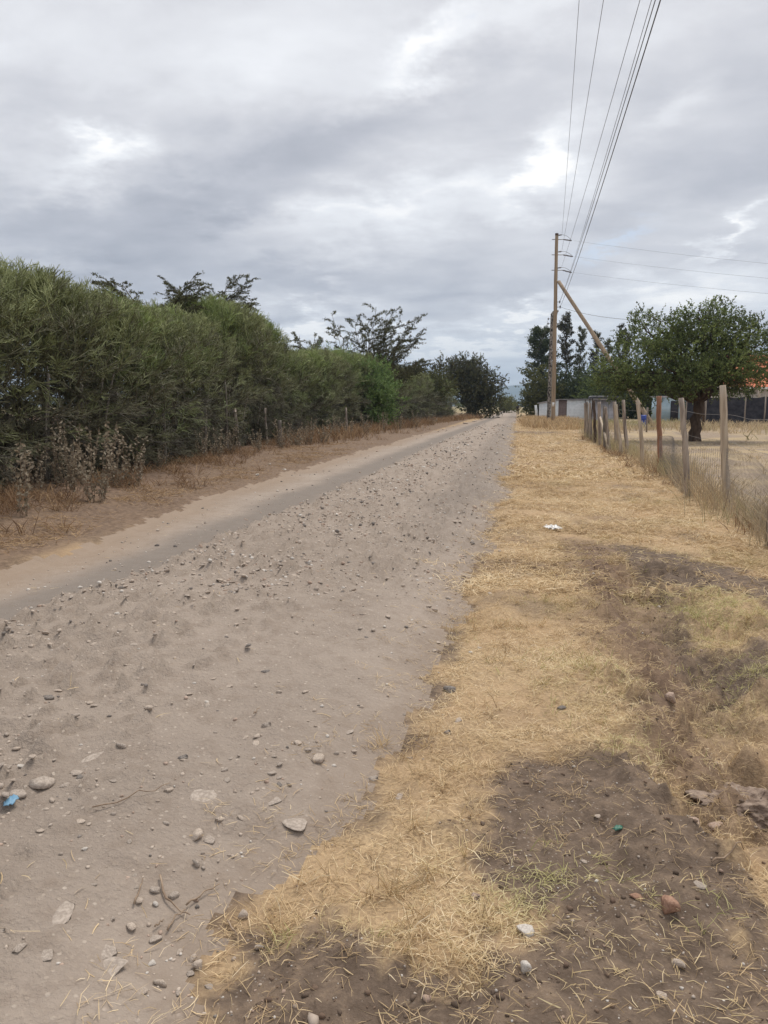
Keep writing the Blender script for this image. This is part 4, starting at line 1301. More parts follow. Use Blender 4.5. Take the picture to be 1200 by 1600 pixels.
# ------------------------------------------------------------------ shed, shelter, house
def corrugated(name, w, h, mat, parent, loc, rotz, depth=.018, pitch=.11, label=None):
    n_ = max(6, int(w / pitch * 4))
    x_ = np.linspace(0, w, n_)
    yy = depth * np.sin(x_ / pitch * 2 * math.pi)
    V = np.array([(a, b, z) for z in (0, h) for a, b in zip(x_, yy)])
    q_ = [(i, i + 1, n_ + i + 1, n_ + i) for i in range(n_ - 1)]
    V2 = V + np.array([0, .012, 0])
    V = np.vstack([V, V2])
    q_ = q_ + [(2 * n_ + n_ + i, 2 * n_ + n_ + i + 1, 2 * n_ + i + 1, 2 * n_ + i) for i in range(n_ - 1)] + [(n_ + i, n_ + i + 1, 3 * n_ + i + 1, 3 * n_ + i) for i in range(n_ - 1)]
    o = obj(name, mesh_np(name, V, q_, None, mat), parent, loc, (0, 0, rotz))
    if label:
        o['label'] = label
    return o
SY = 84.0
c0 = at_depth(872, 655, SY)
c1 = at_depth(947, 655, SY)
cl = at_depth(842, 652, 91)
sx, wS = c0.x, c1.x - c0.x
hS = at_depth(900, 625, SY).z
shed = thing('iron_shed', 'low white iron-sheet shed with a brown door behind the power pole', 'shed', (sx, SY, ground_z(sx, SY)))
dw = wS * .17
corrugated('door', dw, hS - .05, M['sheet_brown'], shed, (0, .0, 0), 0, label='brown iron door')
xq = dw
for i, fr in enumerate((.385, .225, .22)):
    w_ = wS * fr
    corrugated('panel', w_ - .05, hS, M['sheet_white'], shed, (xq + .03, .02 * (i % 2), 0), 0)
    obj('post', box_mesh('post', xq + w_ - .03, xq + w_ + .03, -.05, -.005, 0, hS, M['bark']), shed)
    xq += w_
ang = math.atan2(cl.y - SY, cl.x - sx)
Ls = math.hypot(cl.x - sx, cl.y - SY)
for i in range(3):
    a0 = Ls * i / 3
    o = corrugated('panel', Ls / 3 - .04, hS * (1 - .06 * i) - .02, M['sheet_white'], shed, (math.cos(ang) * a0, math.sin(ang) * a0, 0), ang)
V = np.array([(-.1, -.2, hS + .05), (wS + .1, -.2, hS + .08), (wS + .1, 6.2, hS - .25), (cl.x - sx - .25, cl.y - SY + .3, hS * .84)])
V = np.vstack([V, V + np.array([0, 0, .04])])
obj('roof', mesh_np('roof', V, [(3, 2, 1, 0), (4, 5, 6, 7), (0, 1, 5, 4), (1, 2, 6, 5), (2, 3, 7, 6), (3, 0, 4, 7)], None, M['sheet_grey']), shed)
wp = at_depth(838, 655, 88)
gp = obj('gate_post', tube_mesh('gate_post', [(0, 0, -.1), (-.04, 0, .9), (-.12, 0, 1.55)], [.15, .14, .13], 9, M['sheet_white'], jitter=.01), None, (wp.x, 88, ground_z(wp.x, 88)))
tag(gp, 'short white gate post left of the white shed', 'post')
SH = 80.0
s0 = at_depth(926, 655, SH)
s1 = at_depth(964, 655, SH)
hz_ = at_depth(945, 622, SH).z
shel = thing('shelter', 'small dark-roofed shelter right of the white shed', 'shelter', (s0.x, SH, ground_z(s0.x, SH)))
ws = s1.x - s0.x
obj('roof', box_mesh('roof', -.25, ws + .25, -.3, 2.6, hz_ - .05, hz_ + .16, M['dark_roof']), shel)
obj('roof_sheet', box_mesh('roof_sheet', -.2, ws * .62, -.1, 2.4, hz_ + .163, hz_ + .21, M['frame_white']), shel)
for i in range(3):
    corrugated('panel', ws / 3 - .03, hz_ - .2, M['sheet_grey'], shel, (ws / 3 * i, .5 + .02 * i, 0), 0)
for px_, py_ in ((-.1, -.1), (ws + .1, -.1), (-.1, 2.4), (ws + .1, 2.4)):
    obj('post', tube_mesh('post', [(px_, py_, -.1), (px_, py_, hz_)], [.06, .05], 7, M['bark']), shel)

# blue-walled hut behind the trunk
HY = 78.0
b0 = at_depth(1026, 652, HY)
b1 = at_depth(1068, 652, HY)
hut = thing('blue_hut', 'pale blue hut glimpsed under the thorn tree left of its trunk', 'hut', (b0.x, HY, ground_z(b0.x, HY)))
wb = b1.x - b0.x
hb = at_depth(1030, 621, HY).z
obj('wall', box_mesh('wall', 0, wb, 0, 3, 0, hb, M['blue_wall']), hut)
obj('roof', box_mesh('roof', -.2, wb + .2, -.25, 3.2, hb + .003, hb + .12, M['sheet_grey']), hut)
obj('door', box_mesh('door', wb * .5, wb * .8, -.05, -.003, .02, hb * .85, M['net']), hut)

# orange-tiled house at the right edge
OY = 66.0
h0 = at_depth(1122, 640, OY)
h1 = at_depth(1290, 640, OY)
house = thing('tiled_house', 'house with a bright orange tiled roof half hidden by the thorn tree at the right', 'house', (h0.x, OY, ground_z(h0.x, OY)))
wh = h1.x - h0.x
eave = at_depth(1160, 606, OY).z
ridge = at_depth(1190, 556, OY + 3.5).z
obj('wall', box_mesh('wall', .5, wh - .5, .5, 6.5, 0, eave, M['plaster']), house)
def roof_slope():
    rows_, cols_ = 9, 46
    acc = Acc()
    x_ = np.linspace(0, wh, cols_ * 4 + 1)
    for r_ in range(rows_):
        y0, y1 = 3.5 * r_ / rows_, 3.5 * (r_ + 1.12) / rows_
        z0, z1 = eave + (ridge - eave) * r_ / rows_, eave + (ridge - eave) * (r_ + 1.12) / rows_
        wv = .035 * np.abs(np.sin(x_ / wh * cols_ * math.pi))
        V = np.concatenate([np.stack([x_, 0 * x_ + y0 , z0 + wv + .05], -1), np.stack([x_, 0 * x_ + y1, z1 + wv], -1)])
        n_ = len(x_)
        q_ = [(i, i + 1, n_ + i + 1, n_ + i) for i in range(n_ - 1)]
        acc.add(V, q_)
    return acc
rf = obj('roof', roof_slope().mesh('roof', M['tile']), house)
V = np.array([(0, 7, eave), (wh, 7, eave), (wh, 3.5, ridge), (0, 3.5, ridge)])
obj('roof', mesh_np('roof', V, [(0, 1, 2, 3)][::-1], None, M['tile']), house)
V = np.array([(.5, .5, eave), (.5, 6.5, eave), (.5, 3.5, ridge - .3), (.6, .5, eave), (.6, 6.5, eave), (.6, 3.5, ridge - .3)])
obj('gable', mesh_np('gable', V, None, [(0, 2, 1), (3, 4, 5)], M['plaster']), house)
obj('fascia', box_mesh('fascia', -.02, wh, -.06, -.005, eave - .12, eave + .03, M['frame_white']), house)
for i in range(3):
    x0 = wh * (.18 + .27 * i)
    w = obj('window', box_mesh('window', x0, x0 + 1.3, .42, .497, 1.0, 2.2, M['frame_white']), house)
    for j in range(2):
        obj('pane', box_mesh('pane', x0 + .07 + j * .6, x0 + .63 + j * .6, .40, .418, 1.07, 2.13, M['glass']), w)

# dark net fence before the house
NY = 60.0
n0 = at_depth(1072, 640, NY)
n1 = at_depth(1290, 640, NY)
nh = at_depth(1150, 619, NY).z
net = thing('net_fence', 'dark shade-net fence running in front of the orange-roofed house', 'fence', (n0.x, NY, ground_z(n0.x, NY)))
wn_ = n1.x - n0.x
npan = 7
for i in range(npan):
    x_ = np.linspace(wn_ / npan * i + .05, wn_ / npan * (i + 1) - .05, 12)
    z_ = nh - .10 * np.sin(np.linspace(0, math.pi, 12)) - .03
    yy = .03 * np.sin(np.linspace(0, 9, 12) + i)
    V = np.concatenate([np.stack([x_, yy, 0 * x_], -1), np.stack([x_, yy * 1.5, z_], -1)])
    V = np.vstack([V, V + np.array([0, .02, 0])])
    q_ = [(j, j + 1, 12 + j + 1, 12 + j) for j in range(11)] + [(36 + j, 36 + j + 1, 24 + j + 1, 24 + j) for j in range(11)]
    obj('net_panel', mesh_np('net_panel', V, q_, None, M['net']), net)
for i in range(npan + 1):
    obj('post', tube_mesh('post', [(wn_ / npan * i, -.05, -.1), (wn_ / npan * i, -.05, nh + .15)], [.05, .045], 7, M['post_grey']), net)
def lone_post(u, v, top, r, mat, label):
    x, y = P(u, v)
    h = (v - top) / FPX * math.hypot(x, y)
    o = obj('field_post', tube_mesh('field_post', [(0, 0, -.1), (.01, 0, h * .5), (.0, 0, h)], [r, r * .95, r * .9], 9, mat, jitter=.004, seed=int(u)), None, (x, y, ground_z(x, y)))
    tag(o, label, 'post', 'posts out in the field')
lone_post(1183, 664, 612, .10, M['post_pale'], 'pale post in the field under the orange roof')
lone_post(1098, 672, 632, .07, M['bark'], 'thin dark post in the field just right of the thorn tree trunk')
lone_post(1010, 676, 640, .05, M['post_grey'], 'thin grey post beside the blue barrel')
# blue barrel
bx, by = P(1004, 668)
bh = .85
prof = [(.0, 0), (.26, 0), (.29, .03), (.29, .25), (.305, .27), (.305, .30), (.29, .32), (.29, .55), (.305, .57), (.305, .60), (.29, .62), (.29, .82), (.25, .85), (.24, .84), (0, .84)]
na = 20
V = np.array([(r_ * math.cos(2 * math.pi * i / na), r_ * math.sin(2 * math.pi * i / na), z_ * bh / .85) for r_, z_ in prof for i in range(na)])
q_ = [(r_ * na + i, r_ * na + (i + 1) % na, (r_ + 1) * na + (i + 1) % na, (r_ + 1) * na + i) for r_ in range(len(prof) - 1) for i in range(na)]
br = obj('barrel', mesh_np('barrel', V, q_, None, M['barrel']), None, (bx, by, ground_z(bx, by)))
tag(br, 'blue plastic barrel standing in the field behind the fence posts', 'barrel')

# ------------------------------------------------------------------ the post fence
fence = thing('post_fence', 'wire fence on rough wooden posts along the right side of the verge', 'fence', (3.0, 11.9, 0))
FP = [ # u_base, v_base, u_top, v_top, radius, material, label
    (1137, 797, 1129, 602, .050, 'post_pale', 'tallest thick pale post'), (1074, 780, 1064, 622, .046, 'post_grey', 'knotty grey post with a bleached top'),
    (1031, 740, 1030, 619, .052, 'post_red', 'rusty red-brown post'), (1004, 732, 996.5, 626, .045, 'post_pale', 'slim pale leaning post'),
    (981, 712, 974, 625, .052, 'post_grey', 'grey post'), (971, 712, 962, 632, .055, 'post_pale', 'pale leaning post'), (964, 705, 960, 628, .06, 'post_grey', 'dark grey post'),
    (953, 706, 946, 636, .05, 'post_grey', None), (945, 704, 944, 634, .05, 'bark_grey', None), (937, 697, 936, 628, .065, 'post_grey', None), (930, 694, 927.5, 626, .055, 'bark', None),
    (924, 690, 921.5, 630, .06, 'post_grey', None), (919, 687, 917, 628, .06, 'post_grey', None), (915, 684, 914, 630, .06, 'post_grey', None)]
bases, tops = [], []
fr_ = np.random.default_rng(17)
for i, (ub, vb, ut, vt, r_, mt, lab) in enumerate(FP):
    x, y = P(ub, vb)
    tpv = at_depth(ut, vt, y)
    z0 = ground_z(x, y)
    t_ = np.linspace(-.12, 1, 12)
    b_ = np.array([x - 3.0, y - 11.9, z0])
    e_ = np.array([tpv.x - 3.0, y - 11.9, tpv.z])
    pts = b_ + (e_ - b_) * t_[:, None] + np.cumsum(fr_.normal(0, .006, (12, 3)), 0) * np.array([1, 1, 0]) * np.sin(np.clip(t_, 0, 1) * math.pi)[:, None]
    rad_ = r_ * (1.12 - .2 * t_ + fr_.normal(0, .035, 12))
    o = obj('post', tube_mesh('post', pts, rad_, 11, M[mt], jitter=.0035, seed=i), fence)
    if lab:
        o['label'] = lab
    bases.append(b_)
    tops.append(e_)
x, y = P(952, 707)
x2 = at_depth(938, 652, y + 2.0)
o = obj('brace', tube_mesh('brace', [(x - 3.0, y - 11.9, 0), ((x + x2.x) / 2 - 3.0, y - 10.9, x2.z * .5), (x2.x - 3.0, y - 9.9, x2.z)], [.04, .038, .034], 8, M['post_pale']), fence)
o['label'] = 'pale diagonal brace stick'
o = obj('post', tube_mesh('post', [(2.75 - 3.0, 8.6 - 11.9, -.15), (2.74 - 3.0, 8.58 - 11.9, .8), (2.76 - 3.0, 8.6 - 11.9, 1.7)], [.055, .05, .045], 11, M['post_grey'], jitter=.0035, seed=77), fence)
order = [np.array([2.75 - 3.0, 8.6 - 11.9, 0])] + [bases[i] for i in (0, 1, 2, 3, 6, 4, 8, 9, 10, 11, 12, 13)]
order = [order[0]] + sorted(order[1:], key=lambda p_: p_[1])
for hgt in (.45, .98, 1.35):
    pts = []
    for a, b in zip(order[:-1], order[1:]):
        n_ = 6
        for j in range(n_):
            s_ = j / n_
            p_ = a + (b - a) * s_
            pts.append((p_[0] - .05, p_[1], p_[2] + hgt - .02 * math.sin(s_ * math.pi) + .006 * math.sin(len(pts) * 1.7)))
    obj('wire', tube_mesh('wire', pts, .002, 4, M['wire'], cap=False), fence)
# slack chain-link netting tied to the posts
acc = Acc()
pitch = .075
fy0, fy1 = 5.0, 17.5
nz = int((fy1 - fy0) / pitch)
ox = np.array([p_[0] for p_ in order]); oyy = np.array([p_[1] for p_ in order])
for s_ in (0, 1):
    rows_ = 11
    zz = np.arange(rows_) * .09
    L_ = []
    for i in range(nz):
        y_ = fy0 + i * pitch + pitch * .5 * ((np.arange(rows_) + s_) % 2)
        x_ = np.interp(y_ - 11.9, oyy, ox) - .06 + .012 * ((np.arange(rows_) + s_) % 2)
        sagz = zz * (1 + .05 * np.sin(y_ * 1.3) - .05)
        L_.append(np.stack([x_ + .04 * np.sin(y_ * 2.1) * zz, y_ - 11.9, sagz + .02], -1))
    V, q_ = tubes(np.array(L_), .0013, 3)
    acc.add(V, q_)
o = obj('chain_link', acc.mesh('chain_link', M['wire']), fence)
o['kind'] = 'stuff'


# ------------------------------------------------------------------ grass
def zat(x, y):
    return height(x, y)

def straws(name, seed, n, xr, yr, dens, L, wd, mat, lie=(.05, .5), k_=3, curl=.6, ybias=1.0, clump=0, clump_r=.05, up=False, greenf=None, tintf=None, lift=.006):
    """dead grass: n candidate strands in a rectangle kept with probability dens(x, y, masks)"""
    rr = np.random.default_rng(seed)
    if clump:
        nc = n // clump
        yc = yr[0] + (yr[1] - yr[0]) * rr.uniform(0, 1, nc) ** ybias
        xc = rr.uniform(xr[0], xr[1], nc)
        mk_ = masks(xc, yc)
        kp = rr.uniform(0, 1, nc) < dens(xc, yc, mk_)
        xc, yc = xc[kp], yc[kp]
        ra = rr.uniform(0, 6.3, len(xc) * clump)
        rad_ = np.abs(rr.normal(0, clump_r, len(xc) * clump))
        x, y = np.repeat(xc, clump) + np.cos(ra) * rad_, np.repeat(yc, clump) + np.sin(ra) * rad_
        ctint = np.repeat(rr.uniform(-.2, .2, len(xc)), clump)
    else:
        y = yr[0] + (yr[1] - yr[0]) * rr.uniform(0, 1, n) ** ybias
        x = rr.uniform(xr[0], xr[1], n)
        mk_ = masks(x, y)
        kp = rr.uniform(0, 1, n) < dens(x, y, mk_)
        x, y = x[kp], y[kp]
        ctint = 0
    mk_ = masks(x, y)
    n_ = len(x)
    z = zat(x, y)
    az = rr.uniform(0, 6.3, n_)
    el = rr.uniform(lie[0], lie[1], n_)
    Ls = L * rr.uniform(.45, 1.35, n_)
    t_ = np.linspace(0, 1, k_)
    # direction bends sideways and back down towards the ground
    ang = az[:, None] + curl * rr.normal(0, 1, (n_, 1)) * t_[None]
    sl = el[:, None] * (1 - (1.7 if not up else .55) * t_[None])
    dx, dy, dz = np.cos(ang) * np.cos(sl), np.sin(ang) * np.cos(sl), np.sin(sl)
    seg = Ls[:, None] / (k_ - 1)
    px = x[:, None] + np.cumsum(np.concatenate([np.zeros((n_, 1)), (dx * seg)[:, :-1]], 1), 1)
    py = y[:, None] + np.cumsum(np.concatenate([np.zeros((n_, 1)), (dy * seg)[:, :-1]], 1), 1)
    pz = z[:, None] + np.cumsum(np.concatenate([np.zeros((n_, 1)), (dz * seg)[:, :-1]], 1), 1) + lift * rr.uniform(-.6, 1, (n_, 1))
    if not up:
        pz = np.maximum(pz, zat(px, py) + .001)
    Pn = np.stack([px, py, pz], -1)
    T = np.gradient(Pn, axis=1)
    side = unit(np.cross(T, unit(rr.normal(0, .5, (n_, 1, 3)) + np.array([0, 0, 1.]))))
    wv = (wd * rr.uniform(.6, 1.4, (n_, 1)) * np.array([.8, 1, .9, .4] if k_ == 4 else [.9, 1, .35]))[..., None]
    V = np.stack([Pn - side * wv, Pn + side * wv], 2)
    idx = np.arange(n_ * k_ * 2).reshape(n_, k_, 2)
    q_ = np.stack([idx[:, :-1, 0], idx[:, :-1, 1], idx[:, 1:, 1], idx[:, 1:, 0]], -1).reshape(-1, 4)
    tint = np.clip(rr.normal(.5, .22, n_) + ctint + (0 if tintf is None else tintf(x, y, mk_)), 0, 1)
    gr = np.clip((mk_['green'] if greenf is None else greenf(x, y, mk_)) + rr.normal(0, .10, n_), 0, 1)
    me = mesh_np(name, V, q_, None, mat, dict(tint=np.repeat(tint, k_ * 2), green=np.repeat(gr, k_ * 2)))
    o = obj(name, me)
    o['kind'] = 'stuff'
    return o

def on_verge(x, y):
    return sstep(-.12, .18, x - edge_r(y)) 
def verge_dens(x, y, mk_):
    patch = .20 + .80 * sstep(.36, .56, fbm(x, y, 1.7, 4, 101))
    fringe = .12 * sstep(-.5, .05, x - edge_r(y))
    return np.clip(on_verge(x, y) * (np.maximum(mk_['straw'], .55 * (1 - mk_['dark']) * (1 - mk_['left'])) * patch * (1 - .5 * mk_['redd']) + .005 + .40 * mk_['green']) + fringe, 0, 1) * (1 - mk_['field'])
def verge_green(x, y, mk_):
    return np.clip(mk_['green'] * 1.1 + .22 * sstep(.54, .74, fbm(x, y, .9, 4, 131)) * sstep(-.3, .6, x - edge_r(y) - .25), 0, 1)
def verge_tint(x, y, mk_):
    return (fbm(x, y, 1.4, 4, 111) - .5) * .9 - .42 * mk_['redd'] - .2 * mk_['dark'] 
tag(straws('dry_grass', 1, 165000, (-1.0, 2.6), (1.25, 6.2), verge_dens, .046, .00088, M['straw'], (.05, .7), clump=10, clump_r=.045, ybias=1.35, curl=.45, greenf=verge_green, tintf=verge_tint), 'matted dry straw-coloured grass on the near verge')
tag(straws('dry_grass', 2, 90000, (-.9, 4.2), (6, 16), verge_dens, .10, .0024, M['straw'], (.08, .65), clump=9, clump_r=.10, ybias=1.25, greenf=verge_green, tintf=verge_tint), 'matted dry grass on the middle of the verge')
tag(straws('dry_grass', 3, 42000, (-.6, 5.0), (15.5, 70), verge_dens, .16, .0065, M['straw'], (.15, .8), clump=8, clump_r=.2, ybias=1.5, greenf=lambda x, y, m_: verge_green(x, y, m_) * .4, tintf=verge_tint), 'dry yellow grass on the far verge')
# sparse fresh green blades
tag(straws('green_grass', 4, 30000, (-.8, 2.6), (1.3, 7.5), lambda x, y, m_: np.clip(m_['green'] * 1.2, 0, 1) * on_verge(x, y), .045, .0013, M['straw'], (.4, 1.3), clump=10, clump_r=.035, up=True, greenf=lambda x, y, m_: m_['green'] * 0 + 1.0), 'short half-green grass tufts on the verge')
# grass tufts standing in the verge
def tuft_dens(x, y, mk_):
    return on_verge(x, y) * (1 - mk_['dark']) * sstep(.52, .64, fbm(x, y, 1.5, 4, 121)) * (1 - mk_['field']) * .55
tag(straws('grass_tufts', 5, 80000, (-.9, 3.6), (1.6, 18), tuft_dens, .075, .0015, M['straw'], (.3, 1.3), clump=24, clump_r=.04, up=True, ybias=1.4, greenf=verge_green, tintf=lambda x, y, m_: -.12), 'low standing tufts of dry grass on the verge')
# tall grass under the fence
def fence_dens(x, y, mk_):
    return np.clip(np.exp(-((x - fence_x(y) - .12) / .36) ** 2), 0, 1) * (.35 + .65 * sstep(.4, .6, fbm(x, y, .8, 3, 141)))
tag(straws('tall_grass', 6, 44000, (2.0, 5.2), (5.5, 44), fence_dens, .42, .0034, M['tall_grass'], (.9, 1.5), clump=10, clump_r=.10, up=True, curl=.35, ybias=1.3, greenf=lambda x, y, m_: .75 * sstep(.45, .65, fbm(x, y, .9, 3, 151))), 'tall dry grass growing under the wire fence')
tag(straws('brown_grass', 7, 16000, (1.8, 4.6), (6, 36), lambda x, y, m_: np.exp(-((x - fence_x(y) + .32) / .22) ** 2) * sstep(.42, .6, fbm(x, y, .7, 3, 161)), .22, .0040, M['rust_grass'], (.4, 1.3), clump=14, clump_r=.09, up=True, ybias=1.3), 'brown dead grass along the outer foot of the fence')
# field stubble
def field_dens(x, y, mk_):
    return mk_['field'] * (.25 + .75 * sstep(.42, .6, fbm(x, y, .45, 4, 171)))
tag(straws('stubble', 8, 30000, (2.8, 22), (6, 34), field_dens, .17, .0045, M['tall_grass'], (.3, 1.3), clump=7, clump_r=.10, up=True, ybias=1.2, greenf=lambda x, y, m_: x * 0, tintf=lambda x, y, m_: .12), 'pale stubble on the dry field')
tag(straws('field_grass', 9, 34000, (4.5, 46), (36, 66), lambda x, y, m_: .04 + .8 * sstep(40, 58, y + (fbm(x, y, .25, 3, 181) - .5) * 26), .5, .014, M['tall_grass'], (.8, 1.5), clump=8, clump_r=.3, up=True, greenf=lambda x, y, m_: .85 * sstep(.40, .6, fbm(x, y, .12, 3, 182)), tintf=lambda x, y, m_: .15), 'tall yellowish grass at the back of the field')
tag(straws('verge_grass', 10, 22000, (.9, 5.6), (48, 84), lambda x, y, m_: sstep(.0, .7, x - edge_r(y) - .1) * sstep(47, 60, y + (fbm(x, y, .5, 3, 231) - .5) * 16) * (.3 + .7 * sstep(.4, .6, fbm(x, y, .7, 3, 232))), .5, .014, M['straw'], (.7, 1.45), clump=8, clump_r=.25, up=True, greenf=lambda x, y, m_: x * 0, tintf=lambda x, y, m_: x * 0 - .28), 'tall tawny grass around the foot of the power pole')
# left verge
def left_dens(x, y, mk_):
    hx = hedge_x(y)
    return sstep(.05, .5, edge_l(y) - x) * sstep(hx - .6, hx, x) * (.08 + .8 * sstep(.46, .62, fbm(x, y, .9, 4, 191)))
tag(straws('left_verge_grass', 11, 90000, (-10.5, -4.2), (5.5, 30), left_dens, .12, .0030, M['rust_grass'], (.05, .7), clump=9, clump_r=.14, ybias=1.3, greenf=lambda x, y, m_: x * 0, tintf=lambda x, y, m_: .28 - .4 * sstep(hedge_x(y) + 1.6, hedge_x(y) + .6, x)), 'thin dead grass on the left verge')
def rust_dens(x, y, mk_):
    hx = hedge_x(y)
    return np.exp(-((x - hx - .55) / .55) ** 2) * sstep(.38, .58, fbm(x, y, .8, 4, 201)) + .25 * left_dens(x, y, mk_) * sstep(.55, .7, fbm(x, y, 1.6, 3, 202))
tag(straws('rusty_grass', 12, 150000, (-10.5, -4.6), (5.5, 60), rust_dens, .24, .0042, M['rust_grass'], (.35, 1.3), clump=18, clump_r=.13, up=True, ybias=1.4), 'reddish brown dead grass at the foot of the hedge')
tag(straws('roadside_grass', 13, 26000, (-10, -2.2), (28, 100), lambda x, y, m_: np.exp(-((x - np.minimum(hedge_x(y) + 1.2, edge_l(y) - .5)) / 1.0) ** 2), .55, .012, M['rust_grass'], (.7, 1.45), clump=9, clump_r=.25, up=True, tintf=lambda x, y, m_: .1), 'tall pinkish dead grass along the far hedge')
tag(straws('road_litter', 14, 5200, (-5, -.2), (1.4, 12), lambda x, y, m_: sstep(-.1, .3, x - edge_l(y)) * (.06 + .30 * sstep(-1.2, -.1, x - edge_r(y))), .06, .0013, M['straw'], (0, .2), k_=4, greenf=lambda x, y, m_: x * 0), 'stray bits of straw lying on the road')

# ------------------------------------------------------------------ stones
def stone_mesh(seed, flat, blocky, sub=2):
    rr = np.random.default_rng(seed)
    bm = bmesh.new()
    bmesh.ops.create_icosphere(bm, subdivisions=sub, radius=1)
    co = np.array([v.co[:] for v in bm.verts])
    # cut by random planes: chipped faces
    for _ in range(blocky):
        nrm = unit(rr.normal(size=3))
        dd = rr.uniform(.34, .78)
        ov = co @ nrm - dd
        co = co - np.where(ov > 0, ov, 0)[:, None] * nrm
    co *= 1 + .06 * (np.stack([np.sin(co @ rr.normal(0, 2.2, 3) + i) for i in range(3)], -1))
    co *= np.array([1, rr.uniform(.62, .9), flat])
    tr = np.array([[v.index for v in f.verts] for f in bm.faces])
    bm.free()
    return co, tr
STV = [stone_mesh(i, f, b) for i, (f, b) in enumerate([(.75, 12), (.55, 13), (.9, 12), (.5, 11), (.7, 16), (.75, 8), (.6, 14), (.95, 14)])]
STV_LOW = [stone_mesh(50 + i, f, 5, 1) for i, f in enumerate([.6, .75, .5, .9])]
SMESH = {}
def stone_me(k_, mat):
    if (k_, mat) not in SMESH:
        SMESH[(k_, mat)] = mesh_np('stone', STV[k_][0], None, STV[k_][1], M[mat], smooth=False)
    return SMESH[(k_, mat)]
def stone(u, v, wpx, mat, label, k_=0, sx=1.0, sz=1.0, sink=.35, rz=None, name='stone', cat='stone', group=None):
    x, y = P(u, v)
    r_ = wpx / FPX * math.hypot(math.hypot(x, y), CAM_H) / 2
    z = ground_z(x, y)
    o = obj(name, stone_me(k_, mat), None, (x, y, z + r_ * .45 * sz * (1 - 2 * sink)), (0, 0, (u * .7) % 6.28 if rz is None else rz), (r_ * sx, r_, r_ * sz))
    tag(o, label, cat, group)
    return (x, y, r_)
